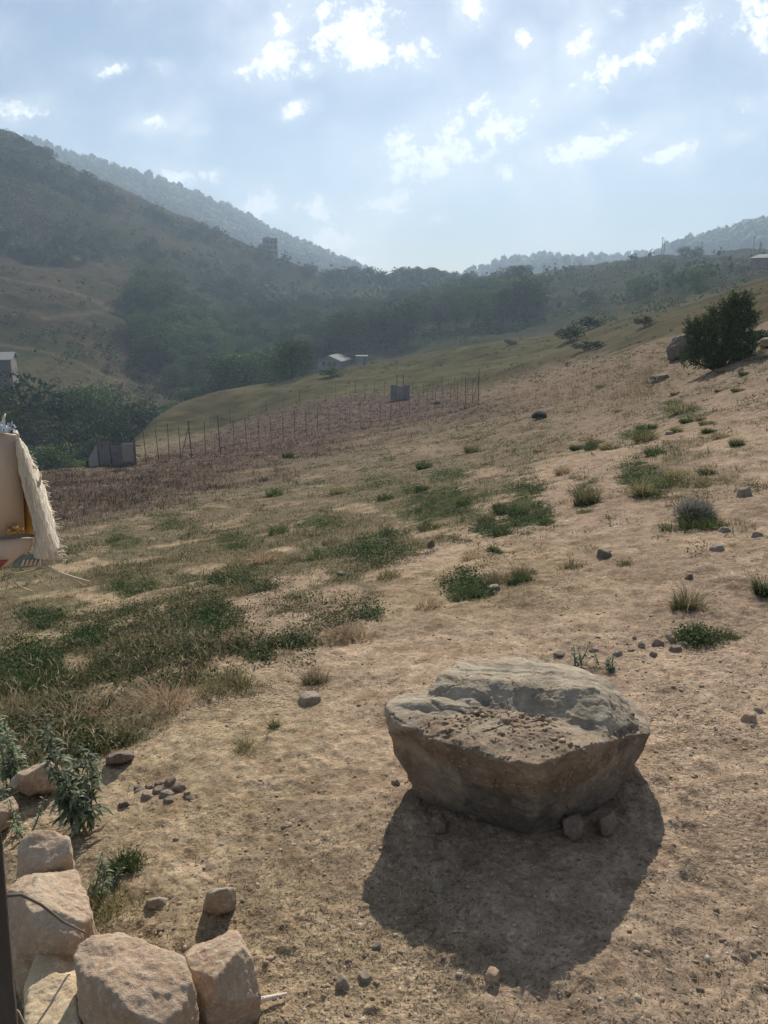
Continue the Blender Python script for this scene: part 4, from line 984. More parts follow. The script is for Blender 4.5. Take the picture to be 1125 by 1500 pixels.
def sheet_fence():
    root = empty('sheet_fence', ground(160, 684), 'low grey corrugated sheet fence with a pale board at the field edge', 'fence')
    xs = [128, 146, 164, 182, 199]; base = [ground(x, 685 - (x - 128) * .06) for x in xs]; rng = random.Random(2)
    for i in range(4):
        a, b = base[i], base[i + 1]; n = 14; V = []; Fs = []; H = 1.02 + rng.uniform(-.08, .1)
        d = (b - a); nn = Vector((d.y, -d.x, 0)).normalized()
        for k in range(n + 1):
            p = a.lerp(b, k / n) + nn * (.02 if k % 2 else -.02)
            V += [p, p + Vector((0, 0, H))]
        Fs = [(2 * k, 2 * k + 2, 2 * k + 3, 2 * k + 1) for k in range(n)]
        o = MB().add(V, Fs).build('sheet_panel', M_GREYMETAL, root); md = o.modifiers.new('thickness', 'SOLIDIFY'); md.thickness = .008
    for i, p in enumerate(base):
        MB().tube([p - Vector((0, 0, .1)), p + Vector((0, .05, 1.45 if i else 2.0))], .05 if i else .08, 6).build('post', M_IRON, root)
    g, rz = frame_of(189, 684); R = Matrix.Rotation(rz, 3, 'Z')
    MB().box(g + R @ Vector((.0, -.12, .72)), (.46, .03, .80), rz).build('pale_board', M_WHITEWALL, root)
    c = [ground(x, 682) for x in (200, 208)] ; MB().tube([c[0] + Vector((0, 0, .95)), c[1] + Vector((0, 0, .95))], .03, 5).build('rail', M_IRON, root)
sheet_fence()

def house(px, py, r, w, d, hw, hr, label, wall, roof, name='farm_house', yaw=0.0, wins=2, gable=True, door=True):
    """gabled house; the gable end faces the camera when yaw = 0"""
    a = math.atan2(*[float(v) for v in at(px, py, r)[:2]]); x, y = r * math.sin(a), r * math.cos(a); g = drop(x, y); rz = -a + yaw; R = Matrix.Rotation(rz, 3, 'Z')
    root = empty(name, g, label, 'house'); P = lambda x_, y_, z_: g + R @ Vector((x_, y_, z_))
    mb = MB(); hx, hy = w / 2, d / 2
    V = [P(-hx, -hy, -1), P(hx, -hy, -1), P(hx, hy, -1), P(-hx, hy, -1), P(-hx, -hy, hw), P(hx, -hy, hw), P(hx, hy, hw), P(-hx, hy, hw)]
    if gable:
        V += [P(0, -hy, hw + hr), P(0, hy, hw + hr)]
        Fs = [(0, 1, 5, 8, 4), (1, 2, 6, 5), (2, 3, 7, 9, 6), (3, 0, 4, 7), (4, 8, 9, 7), (8, 5, 6, 9)]
    else:
        Fs = [(0, 1, 5, 4), (1, 2, 6, 5), (2, 3, 7, 6), (3, 0, 4, 7), (4, 5, 6, 7)]
    mb.add(V, Fs).build('wall', wall, root)
    mb = MB(); e = .45; t = .14
    if gable:
        for s in (-1, 1):
            q = [P(0, -hy - e, hw + hr + .02), P(s * (hx + e), -hy - e, hw - hr * e / hx + .02), P(s * (hx + e), hy + e, hw - hr * e / hx + .02), P(0, hy + e, hw + hr + .02)]
            up = Vector((0, 0, t)); mb.add(q + [v + up for v in q], [(0, 1, 2, 3), (7, 6, 5, 4), (0, 4, 5, 1), (1, 5, 6, 2), (2, 6, 7, 3), (3, 7, 4, 0)])
    else:
        mb.box(P(0, 0, hw + .14), (w + .7, d + .7, .26), rz)
    mb.build('roof', roof, root)
    for k in range(wins):
        xk = (k - (wins - 1) / 2) * w / max(wins, 1) * .9 + (0 if not door else -.0)
        MB().box(P(xk, -hy - .01, hw * .60), (.9, .08, 1.0), rz).build('window', M_DARKOPEN, root)
    if door:
        MB().box(P(w * .02 if wins > 1 else w * .28, -hy - .012, .95), (.9, .07, 2.0), rz).build('door', M_POLE, root)
    return root
house(489, 532, 214, 6.6, 7.5, 2.0, 1.3, 'white gabled farmhouse half hidden by shrubs at the foot of the valley wood', M_WHITEWALL, M_PALEMETAL, yaw=-.35)
house(530, 527, 210, 2.6, 2.6, 2.1, .5, 'tiny white flat-roofed hut right of the gabled farmhouse', M_WHITEWALL, M_PALEMETAL, name='hut', wins=0, gable=False)
house(-8, 572, 168, 8, 8, 6.2, 1.0, 'dark walled house with a pale sheet roof among trees at the left edge', M_POLE, M_PALEMETAL, yaw=1.42, wins=2)
house(1128, 392, 262, 14, 6, 2.6, 1.2, 'long low shed with a pale roof cut by the right edge on the hillside', M_BRICKWALL, M_PALEMETAL, name='shed', yaw=1.25, wins=2)
house(1092, 395, 268, 5, 4, 1.6, .4, 'small lean-to with a pale roof beside the long low shed', M_BRICKWALL, M_PALEMETAL, name='lean_to_shed', yaw=.4, gable=False, wins=1)
house(690, 448, 330, 7, 6, 2.6, .8, 'small pale house in the trees at the middle of the valley', M_WHITEWALL, M_PALEMETAL, yaw=.3, wins=1)
house(1062, 378, 455, 26, 3, 2.6, .1, 'long pale walled building on the right skyline below the poles', M_WHITEWALL, M_PALEMETAL, name='long_building', gable=False, wins=4, door=False)

def tower():
    a = at(396, 372, 549); x, y = float(a[0]), float(a[1]); z = float(a[2]) - .5; g = Vector((x, y, z)); rz = -math.atan2(x, y) + .25; R = Matrix.Rotation(rz, 3, 'Z')
    root = empty('block_building', g, 'lone tall unplastered block building standing on the left ridge', 'building'); P = lambda x_, y_, z_: g + R @ Vector((x_, y_, z_))
    MB().box(P(0, 0, 1.4), (8.2, 7.6, 17.2), rz).build('wall', M_BRICKWALL, root)
    MB().box(P(0, 0, 10.2), (8.9, 8.3, .4), rz).build('roof', M_WHITEWALL, root)
    MB().box(P(-1.2, .5, 10.9), (2.6, 2.6, 1.0), rz).build('roof_hut', M_BRICKWALL, root)
    for i in range(3):
        for zz in (2.2, 5.4, 8.6):
            MB().box(P(-2.6 + i * 2.6, -3.81, zz - .9), (1.2, .1, 1.5), rz).build('window', M_DARKOPEN, root)
    for zz in (3.8, 7.0):
        MB().box(P(0, -3.82, zz - .9), (8.3, .14, .25), rz).build('floor_band', M_WHITEWALL, root)
tower()

for (px, py, r, h, lab) in ((968, 378, 452, 9.4, 'left pole of the close pair on the right skyline'), (971.5, 378, 450, 8.8, 'right pole of the close pair on the right skyline'), (1026, 377, 455, 8.4, 'pole standing before two round trees on the right skyline'),
                            (1102, 375, 452, 10.5, 'tallest pole near the right edge of the skyline'), (1113, 375, 440, 8.2, 'short pole at the far right of the skyline'), (1109.5, 388, 330, 8.0, 'nearer leaning pole above the long low shed'), (848, 392, 480, 5.0, 'faint short pole above the right slope trees')):
    q = at(px, py, r); g = drop(float(q[0]), float(q[1])); t = empty('utility_pole', g, lab, 'pole')
    MB().tube([g - Vector((0, 0, 1)), g + Vector((.15, 0, h))], [.24, .15], 8).build('shaft', M_POLE, t)
    if h > 8:
        MB().box(g + Vector((.14, -.2, h - .8)), (1.6, .14, .14), -math.atan2(g.x, g.y)).build('crossarm', M_POLE, t)

# ------------------------------------------------------------------ rocky outcrop under the dark bush
def outcrop(ol, base, depth, mat, lab, sd, name='outcrop_rock'):
    r = float(hit_r(*base)[0])
    return px_rock(name, ol, r, depth, mat, lab, 'rock', None, sub=6, rough=.075, seed=sd, cuts=16)
outcrop([(974, 520), (979, 506), (987, 496), (1012, 487), (1026, 495), (1022, 520), (1000, 530), (984, 534)], (985, 531), 1.2, M_DARKST, 'dark rock outcrop with a pale flat top, left of the dark bush foot', 3)
outcrop([(984, 500), (990, 494), (1014, 486), (1024, 490), (1018, 500), (992, 505)], (985, 530), .8, M_GREYST, 'pale slab capping the dark rock outcrop', 4)
outcrop([(1096, 492), (1104, 485), (1124, 484), (1126, 490), (1110, 496)], (1110, 497), .9, M_GREYST, 'pale flat slab on the slope right of the dark bush', 5)
outcrop([(1106, 506), (1116, 496), (1140, 492), (1142, 504), (1120, 510)], (1120, 511), .9, M_LIME, 'reddish rock at the right edge below the pale slab', 6)

# ------------------------------------------------------------------ the torn carton on its post, close at the left
M_CARTON = plain_material('carton_board', (.60, .465, .355, 1), .10, 5., .85, .12, (1, 1, .3))
M_FIBRE = plain_material('torn_fibre_board', (.74, .66, .54, 1), .22, 26., .95, .8, (1, 1, .2))
M_LINING = plain_material('orange_lining', (.62, .36, .11, 1), .2, 12., .8, .2)
M_PRINT = plain_material('faded_green_print', (.20, .25, .215, 1), .25, 20., .85, .1)
M_REDPRINT = plain_material('faded_red_print', (.36, .11, .075, 1), .2, 20., .85, .1)
M_RAG = plain_material('blue_white_rag', (.58, .64, .70, 1), .15, 30., .9, .3)
M_STRAWBIT = plain_material('straw_strand', (.60, .50, .34, 1), .2, 30., .8, .1)
M_POST = plain_material('weathered_post', (.075, .062, .052, 1), .4, 6., .95, .8, (1, 1, .15))
def carton():
    r0 = 1.16; root = empty('torn_carton', Vector(at(-60, 836, r0 + .1)), 'torn cardboard carton with frayed fibres on a post at the left edge', 'carton')
    A = lambda px, py, dr=0.0: Vector(at(px, py, r0 + dr))
    def sheet(name, rows, mat, th=.006, sub=2, noise=.0):
        """thick sheet through a grid of points"""
        n, m = len(rows), len(rows[0]); V = [p for row in rows for p in row]
        Fs = [(i * m + j, i * m + j + 1, (i + 1) * m + j + 1, (i + 1) * m + j) for i in range(n - 1) for j in range(m - 1)]
        o = MB().add(V, Fs).build(name, mat, root, True)
        md = o.modifiers.new('th', 'SOLIDIFY'); md.thickness = th; md.offset = 0
        if sub:
            md = o.modifiers.new('sub', 'SUBSURF'); md.levels = sub; md.render_levels = sub
        return o
    # front board, a side returning into depth, and the back
    fr = [[A(-190, 628, .0), A(-80, 631, .0), A(0, 634, .0), A(24, 637, .0)], [A(-190, 700, 0), A(-80, 702, .002), A(0, 704, .0), A(29, 706, .004)], [A(-190, 786, .0), A(-80, 786, .0), A(2, 786, .0), A(32, 785, .006)]]
    sheet('front_board', fr, M_CARTON, .006, 0)
    sd = [[A(25, 637, .004), A(22, 630, .24)], [A(30, 706, .008), A(27, 700, .24)], [A(33, 785, .01), A(30, 780, .24)]]
    sheet('side_board', sd, M_CARTON, .006, 0)
    # torn outer layer curling away from the edge
    fl = []
    rng = random.Random(8)
    for (py, x0, x1, d1) in ((640, 26, 30, .02), (660, 28, 40, .03), (685, 29, 54, .03), (710, 33, 64, .03), (735, 42, 72, .028), (760, 48, 78, .026), (785, 51, 84, .024), (804, 50, 90, .02), (818, 42, 92, .016)):
        row = []
        for k in range(6):
            t = k / 5; row.append(A(x0 + (x1 - x0) * t, py + 5 * t, .002 + d1 * (t * t * 1.6 - .9 * math.sin(t * 3.14)) + rng.uniform(-.002, .002)))
        fl.append(row)
    flap = sheet('torn_flap', fl, M_FIBRE, .007, 2)
    tx = bpy.data.textures.new('fibre_noise', 'CLOUDS'); tx.noise_scale = .012
    md = flap.modifiers.new('d', 'DISPLACE'); md.texture = tx; md.strength = .006; md.mid_level = .5
    mb = MB()                                                                # fibres standing off the torn edge
    for k in range(90):
        t = rng.random(); py = 640 + t * 180; x = np.interp(py, [640, 660, 685, 710, 735, 760, 785, 804, 818], [29, 40, 54, 64, 72, 78, 84, 90, 92]); dd = np.interp(py, [640, 700, 760, 818], [.03, .046, .04, .025])
        p = A(x - rng.uniform(0, 5), py + 4, dd); a = rng.uniform(-.5, 1.1); L = rng.uniform(.002, .009)
        q = p + Vector((math.cos(a), rng.uniform(-.4, .2), -math.sin(a) * .9)) * L
        mb.tube([p, q, q + Vector((math.cos(a) + rng.uniform(-.4, .4), 0, -math.sin(a) + rng.uniform(-.5, .3))) * L * .6], [.0008, .0007, .0003], 4, False)
    for k in range(70):                                                      # and lying along the flap
        t = rng.random(); py = 655 + t * 150; x0 = np.interp(py, [650, 710, 735, 785], [27, 33, 42, 51]); x1 = np.interp(py, [650, 710, 760, 804], [35, 64, 78, 90]); s = rng.random()
        x = x0 + (x1 - x0) * s; dd = .002 + .03 * (s * s * 1.6 - .9 * math.sin(s * 3.14)) - .007
        mb.tube([A(x, py, dd), A(x + rng.uniform(0, 4), py + 12, dd - .001), A(x + rng.uniform(2, 8), py + 26, dd)], .0007, 4, False)
    o = mb.build('fibre', M_FIBRE, None); o.parent = flap
    o.matrix_parent_inverse = Matrix.Identity(4)
    # orange lining seen in the gap, crumbs on the ledge
    sheet('lining', [[A(31, 708, .05), A(34, 712, .02)], [A(31, 750, .05), A(45, 748, .02)], [A(31, 786, .05), A(52, 786, .02)]], M_LINING, .004, 0)
    mb = MB()
    for k in range(60):
        p = A(rng.uniform(12, 34), 781 - abs(rng.gauss(0, 4)), -.006 + rng.uniform(-.004, .006)); s = rng.uniform(.001, .0032); mb.box(p, (s * 1.6, s, s), rng.uniform(0, 3), rng.uniform(0, 3))
    mb.build('crumb', M_LINING, root)
    # lower band, folded under, with faded print
    lb = [[A(-190, 790, -.012), A(-60, 790, -.014), A(10, 789, -.014), A(36, 786, -.008), A(51, 786, .006)], [A(-190, 818, -.02), A(-60, 818, -.022), A(0, 815, -.024), A(30, 808, -.012), A(48, 800, .0)], [A(-190, 840, -.01), A(-60, 838, -.014), A(-8, 836, -.016), A(16, 829, -.008), A(40, 812, .0)]]
    band = sheet('lower_band', lb, M_CARTON, .006, 2)
    MBr = MB().tube([A(-6, 789, -.019), A(18, 787, -.02), A(36, 784, -.014), A(51, 785, .0)], [.0022, .003, .003, .0015], 6); MBr.build('folded_lip', M_POLE, root)
    sheet('printed_strip', [[A(34, 811, -.012), A(52, 811, -.004), A(64, 813, .004)], [A(22, 822, -.014), A(46, 823, -.006), A(62, 822, .004)], [A(10, 834, -.014), A(38, 833, -.006), A(58, 829, .004)]], M_PRINT, .004, 1)
    mb = MB()
    for k in range(5):
        x = 30 + k * 6; mb.add([A(x, 829 - k * .3, -.0165 + k * .0026), A(x + 4, 829 - k * .3, -.0155 + k * .0026), A(x + 7, 820, -.0150 + k * .0026), A(x + 4, 820, -.0160 + k * .0026)], [(0, 1, 2, 3)])
    o = mb.build('print_mark', M_CARTON, root); md = o.modifiers.new('th', 'SOLIDIFY'); md.thickness = .001
    sheet('red_print_patch', [[A(-190, 826, -.028), A(-20, 824, -.03), A(12, 820, -.027)], [A(-190, 838, -.022), A(-20, 837, -.024), A(-2, 834, -.021)]], M_REDPRINT, .002, 0)
    sheet('bottom_strip', [[A(40, 812, .004), A(66, 810, .012), A(92, 804, .02)], [A(44, 822, .004), A(68, 820, .012), A(90, 814, .02)], [A(20, 838, .0), A(60, 833, .008), A(84, 824, .016)]], M_FIBRE, .005, 1)
    # straw strands and the rag on top
    for pts in (((62, 828), (85, 838), (108, 846), (132, 852)), ((66, 830), (92, 842), (124, 858)), ((60, 829), (80, 838), (114, 848)), ((18, 842), (22, 854), (34, 862), (47, 866)), ((84, 806), (94, 801), (99, 803)), ((86, 810), (96, 808)), ((40, 678), (48, 683), (54, 687)), ((57, 712), (59, 702), (60, 694)), ((6, 622), (5, 612), (8, 606)), ((5, 838), (28, 840), (70, 830))):
        MB().tube([A(x, y, .0 + i * .004) for i, (x, y) in enumerate(pts)], [.0019] * (len(pts) - 1) + [.0009], 5).build('straw_strand', M_STRAWBIT, root, True)
    rg = [[A(-60 + k * 13, 634 + (2 if k % 2 else 0), -.012 + .006 * (k % 2)) for k in range(7)], [A(-60 + k * 12.6, 625 - (3 if k % 2 else 0), -.004) for k in range(7)], [A(-60 + k * 11, 619 + (4 if k > 4 else 0), .02) for k in range(7)]]
    sheet('rag', rg, M_RAG, .004, 2)
    mb = MB()
    for k in range(26):
        x = rng.uniform(-10, 20); p = A(x, 628 + rng.uniform(-6, 4), -.008); q = A(x + rng.uniform(-3, 8), 624 + rng.uniform(-8, 8), -.012); mb.tube([p, q], .0009, 4, False)
    mb.build('rag_thread', M_RAG, root)
carton()

def old_post():
    r = 1.30; P = [Vector(at(14, 1640, r - .02)), Vector(at(8, 1500, r)), Vector(at(0, 1380, r)), Vector(at(-8, 1240, r + .01)), Vector(at(-32, 1040, r)), Vector(at(-64, 838, r - .04))]
    base = P[0].copy(); base.z = float(height(base.x, base.y)[0]); t = empty('wooden_post', base, 'dark weathered post wound with dry tendrils at the lower left corner', 'post')
    P[0] = Vector((P[0].x, P[0].y, base.z - .15))
    MB().tube(P, [.025, .021, .017, .013, .013, .014], 14).build('shaft', M_POST, t, True)
    rng = random.Random(3)
    for k in range(2):
        i = rng.random() * .12; a0 = rng.uniform(0, 6.28); pts = []
        for s in range(26):
            f = min(.999, i + s * .012); j = f * 5; a = int(j); c = P[a].lerp(P[min(a + 1, 5)], j - a); R_ = .025 + .004 * math.sin(s * .7 + k) + (.012 * math.sin(s * .35) ** 2 if k % 3 == 0 else 0)
            an = a0 + s * .30; pts.append(c + Vector((math.cos(an) * R_, math.sin(an) * R_, 0)))
        MB().tube(pts, .0013, 5).build('dry_tendril', M_STRAWBIT if k % 3 == 0 else M_POLE, t, True)
    # one long bent stem leaning out over the stones
    MB().tube([Vector(at(*q)) for q in ((8, 1312, 1.32), (30, 1310, 1.42), (60, 1325, 1.55), (92, 1350, 1.66), (124, 1366, 1.72))], [.004, .0035, .003, .003, .0025], 6).build('bent_stem', M_POLE, t, True)
old_post()
tag(link('dead_stick', MB().tube([ground(350, 1492) + Vector((0, 0, .01)), ground(385, 1474) + Vector((0, 0, .022)), ground(420, 1458) + Vector((0, 0, .012))], [.005, .007, .003], 8).mesh('dead_stick', True), M_FIBRE), 'pale dead stick lying on the dirt at the bottom right of the heap', 'stick')

# ------------------------------------------------------------------ trees and shrubs
M_FOLIAGE = leaf_material('tree_foliage', .10, .8)
TREE_PAL = {'dark': np.array([[.050, .072, .030], [.062, .086, .034], [.042, .062, .028]]), 'mid': np.array([[.078, .112, .042], [.092, .126, .048], [.062, .096, .036]]),
            'bright': np.array([[.125, .175, .058], [.145, .19, .064], [.105, .15, .05]]), 'grey': np.array([[.11, .125, .085], [.09, .11, .07], [.13, .14, .10]])}

def crown(seed, pal, n=1700, wide=.62, low=.03, lobes=15, leaf=.038, spiky=0.0):
    """foliage of a tree 1 m tall: leaf sprays spread over many lobes, with gaps between them"""
    rng = np.random.default_rng(seed); v = Veg(); L = []
    for i in range(lobes):
        t = (i + .5) / lobes; a = i * 2.4 + rng.uniform(-.4, .4); h = low + .14 + (1 - low - .27) * rng.uniform(.0, 1) ** .8
        rr = wide * .5 * math.sqrt(max(0, 1 - ((h - .45) / .62) ** 2)) * rng.uniform(.35, .95)
        s = rng.uniform(.13, .21) * (wide / .62) ** .5
        L.append((math.cos(a) * rr, math.sin(a) * rr, h, s))
    L.append((0, 0, .84, .15)); L.append((0, 0, .5, .24))
    for (x, y, z, s) in L:
        m = int(n / len(L) * (s / .17) ** 1.5); d = rng.normal(size=(m, 3)); d /= np.linalg.norm(d, axis=1)[:, None]
        w = 1 + .3 * fbm3(d + np.array([x, y, z]) * 7, 2.1, 2, seed)
        q = d * (s * w * rng.uniform(.55, 1.05, m) ** .5)[:, None] * np.array([1.08, 1.08, .88 + spiky]) + np.array([x, y, z])
        q = q[q[:, 2] > low * .6]
        tone = 1 + rng.uniform(-.22, .22)
        v.leaves(q, leaf * rng.uniform(.55, 1.5, len(q)), pick(pal, len(q), rng, .2) * tone, rng=rng, flat=.25, aspect=.62)
    return v.mesh('crown'), L

def limbs(L, seed, r=.022):
    rng = random.Random(seed); mb = MB(); mb.tube([(0, 0, -.08), (rng.uniform(-.01, .01), .0, .12), (rng.uniform(-.02, .02), rng.uniform(-.02, .02), .34), (0, 0, .62)], [r * 1.5, r, r * .8, r * .35], 8)
    for (x, y, z, s) in L:
        z0 = .12 + .4 * rng.random() * min(1, z); mb.tube([(0, 0, min(z0, z - .05)), (x * .5, y * .5, (z0 + z) / 2), (x * .95, y * .95, z)], [r * .55, r * .4, r * .12], 6)
    return mb.mesh('trunk', True)

class Kind:
    def __init__(s, name, cat, seed, pal, **k):
        s.name, s.cat = name, cat; s.cm, L = crown(seed, TREE_PAL[pal], **k); s.cm.materials.append(M_FOLIAGE)
        s.tm = limbs(L, seed); s.tm.materials.append(M_BARK)
    def plant(s, p, h, w, label, group=None, rz=0.0, parts=True):
        """with parts: an Empty holding trunk and crown; small far ones: the crown alone"""
        if parts:
            t = empty(s.name, p, label, s.cat, group); t.scale = (h * w, h * w, h); t.rotation_euler.z = rz
            link('trunk', s.tm, None, t); link('crown', s.cm, None, t)
        else:
            t = link(s.name, s.cm); t.location = p - Vector((0, 0, h * .08)); t.scale = (h * w, h * w, h); t.rotation_euler.z = rz; tag(t, label, s.cat, group)
        return t

BROAD = [Kind('broadleaf_tree', 'tree', 100 + i, ('dark', 'mid', 'dark', 'mid', 'bright', 'grey')[i], n=3600, wide=(.85, .95, .78, .88, 1.0, .95)[i]) for i in range(6)]
SHRUB = [Kind('shrub', 'shrub', 200 + i, ('dark', 'mid', 'dark', 'grey')[i], n=700, wide=1.15, low=.02, lobes=7, leaf=.09) for i in range(4)]
rt = random.Random(17)

# ---- the dark bush on the rocky outcrop
def dark_bush():
    g = ground(1050, 540); k = math.dist(g, (0, 0, CAMZ)) / F; H = 84 * k; rng = np.random.default_rng(9); v = Veg(); L = []
    spec = [(.20, .02, .98, .11), (.30, 0, .86, .14), (.08, -.05, .80, .15), (.18, 0, .66, .19), (-.10, 0, .62, .17), (-.30, .02, .62, .11), (-.42, 0, .46, .14), (-.24, 0, .42, .18), (.38, 0, .60, .13), (.04, 0, .44, .20), (.28, 0, .40, .19), (-.06, 0, .24, .19), (-.36, 0, .26, .15),
            (.12, .1, .92, .10), (.44, 0, .74, .10), (-.12, .05, .80, .08), (.36, 0, .2, .18), (.14, 0, .16, .2), (-.22, 0, .12, .17), (-.48, 0, .14, .12), (.48, 0, .34, .12), (-.46, 0, .62, .08), (.34, .05, 1.0, .08), (.46, 0, .12, .12)]
    pal = np.array([[.060, .080, .036], [.075, .096, .042], [.050, .068, .034], [.11, .125, .055]])
    for (x, y, z, s) in spec:
        m = int(900 * (s / .2) ** 2); d = rng.normal(size=(m, 3)); d /= np.linalg.norm(d, axis=1)[:, None]
        w = 1 + .38 * fbm3(d * 1.0 + np.array([x, y, z]) * 9, 2.6, 3, 5)
        q = (d * (s * w * rng.uniform(.3, 1.0, m) ** .45)[:, None] + np.array([x, y * .6, z])) * H; q = q[q[:, 2] > .01]
        v.leaves(q, np.full(len(q), .085) * rng.uniform(.5, 1.4, len(q)), pick(pal, len(q), rng, .2), rng=rng, flat=.1, aspect=.4)
        m2 = int(60 * s / .2); d = rng.normal(size=(m2, 3)); d[:, 2] = np.abs(d[:, 2]) + .3; d /= np.linalg.norm(d, axis=1)[:, None]      # sprays that stick out
        for j in range(m2):
            b = (d[j] * s * .9 + np.array([x, y * .6, z])) * H; tt = rng.random(26)
            ax = d[j] + np.array([0, 0, .5]); ax /= np.linalg.norm(ax)
            v.leaves(b + ax * (tt * .16 * H * rng.uniform(.5, 1))[:, None] + rng.normal(0, .02, (26, 3)), np.full(26, .06), pick(pal, 26, rng, .25), rng=rng, flat=.1, aspect=.35)
    t = empty('wild_bush', g, 'large dark feathery bush growing over the rock outcrop at right', 'bush')
    o = link('crown', v.mesh('crown'), M_FOLIAGE, t)
    tm = MB()
    for (x, y, z, s) in spec:
        tm.tube([(0.05 * H, 0, -.1), (x * .5 * H, y * .4 * H, z * .45 * H), (x * H, y * .6 * H, z * H)], [.05, .035, .012], 6)
    link('trunk', tm.mesh('trunk', True), M_BARK, t)
dark_bush()

# ---- named single trees: px, base py, height px, width / height, kind, label
def single(px, py, hpx, w, kind, label, r=None, group=None):
    if r is None:
        g = ground(px, py)
    else:
        q = at(px, py, r); g = drop(float(q[0]), float(q[1]))
    k = math.dist(g, (0, 0, CAMZ)) / F
    kind.plant(g - Vector((0, 0, .1)), hpx * k, w, label, group, rt.uniform(0, 6.28))
GUL = 'trees filling the gully at left'
for (px, r, top, w, kd, lab) in (
    (48, 135, 545, 1.15, 0, 'big dark round tree in the gully below the sheet-roofed house'), (14, 122, 572, .95, 2, 'dark tree at the left edge in front of the sheet-roofed house'),
    (62, 100, 650, 1.5, 4, 'bright green bush lowest in the gully beside the carton'), (52, 118, 620, 1.4, 5, 'pale grey green bush just above the bright green gully bush'),
    (104, 112, 612, 1.1, 2, 'dark tree right of the pale grey green gully bush'), (98, 140, 562, 1.1, 1, 'mid green tree behind the gully, right of the big dark round one'),
    (128, 130, 575, .8, 3, 'narrow green tree above the dark gully post'), (150, 120, 596, 1.2, 0, 'dark tree behind the sheet fence, middle of the gully'),
    (172, 135, 590, 1.2, 2, 'dark spreading tree behind the pale board of the sheet fence'), (196, 140, 586, 1.3, 1, 'green tree at the right end of the gully row'),
    (222, 150, 588, 1.3, 0, 'dark tree wedged between gully and brown crest'), (132, 104, 638, 1.1, 0, 'dark tree directly left of the sheet fence'),
    (104, 98, 672, 1.3, 4, 'low bright shrub at the field edge left of the sheet fence'), (282, 168, 563, 1.7, 1, 'clipped looking dark green tree peeking over the brown crest at left'),
    (244, 165, 592, 1.3, 3, 'small green tree left of the clipped looking crest tree'), (160, 150, 566, .9, 1, 'slim tree at the back of the gully'),
    (440, 190, 500, .9, 2, 'dark tree left of the gabled farmhouse above the crest'), (402, 182, 506, 1.1, 4, 'bright green tree behind the crest, left of the farmhouse trees'), (362, 176, 514, 1.25, 4, 'broad bright green tree behind the crest above the fence'), (326, 172, 522, 1.1, 3, 'green tree left of the broad bright one behind the crest')):
    q = at(px, 600, r); g = drop(float(q[0]), float(q[1])); a = at(px, top, r); h = max(1.5, float(a[2]) - g.z)
    BROAD[kd].plant(g - Vector((0, 0, .2)), h, w, lab, GUL, rt.uniform(0, 6.28))
for (px, py, hpx, w, kd, lab) in ((596, 500, 66, .95, 0, 'tallest dark tree in the middle of the valley'), (570, 502, 58, .9, 2, 'dark tree left of the tallest valley tree'), (545, 503, 46, 1.1, 0, 'broad dark tree second left of the tallest valley tree'), (505, 520, 62, 1.0, 1, 'tree rising behind the gabled farmhouse'),
    (462, 528, 30, 1.2, 3, 'shrubby tree at the left gable of the farmhouse'), 
    (228, 540, 62, .95, 2, 'dark tree on the red scar of the left slope'), (212, 470, 46, 1.1, 0, 'dark tree at the top of the red scar'), (240, 470, 48, 1.0, 1, 'green tree above the dark one on the red scar'),
    (642, 484, 36, 1.1, 0, 'dark tree right of the valley gap'), (668, 482, 44, .9, 2, 'dark tree standing second right of the valley gap'), (700, 478, 50, .9, 1, 'tree right of centre at the edge of the dark field'), (735, 476, 44, 1.0, 3, 'round tree at the right end of the dark field'), (768, 470, 62, .8, 0, 'tall dark tree at the right end of the valley wood'),
    (1002, 377, 16, 1.2, 0, 'left round tree of two on the right skyline'), (1020, 377, 17, 1.3, 2, 'right round tree of two on the right skyline'), (640, 398, 8, 1.0, 0, 'single small tree on the central saddle')):
    single(px, py, hpx, w, BROAD[kd], lab)
for (px, py, hpx, w, kd, lab) in ((835, 500, 24, 1.7, 0, 'long dark shrub mound on the far field, left one'), (862, 482, 18, 1.8, 2, 'dark shrub mound above and right of the long one'), (856, 515, 15, 2.0, 0, 'low dark shrub at the lower edge of the far field'), (874, 513, 11, 1.8, 2, 'small shrub touching the low dark one'), (944, 480, 16, 1.5, 0, 'dark round shrub alone on the far field, right part'), (747, 505, 8, 2.2, 2, 'small dark scrub spot on the far field'), (640, 402 + 190, 6, 2, 2, 'tiny scrub on the brown slope by the fence corner'), (484, 552, 16, 2.2, 1, 'scrub on the crest edge below the farmhouse'), (1110, 500, 16, 2.0, 2, 'scrub beside the pale slab at the right edge'), (960, 556, 12, 1.8, 3, 'grey scrub left of the rounded dark boulder')):
    single(px, py, hpx, w, SHRUB[kd], lab)

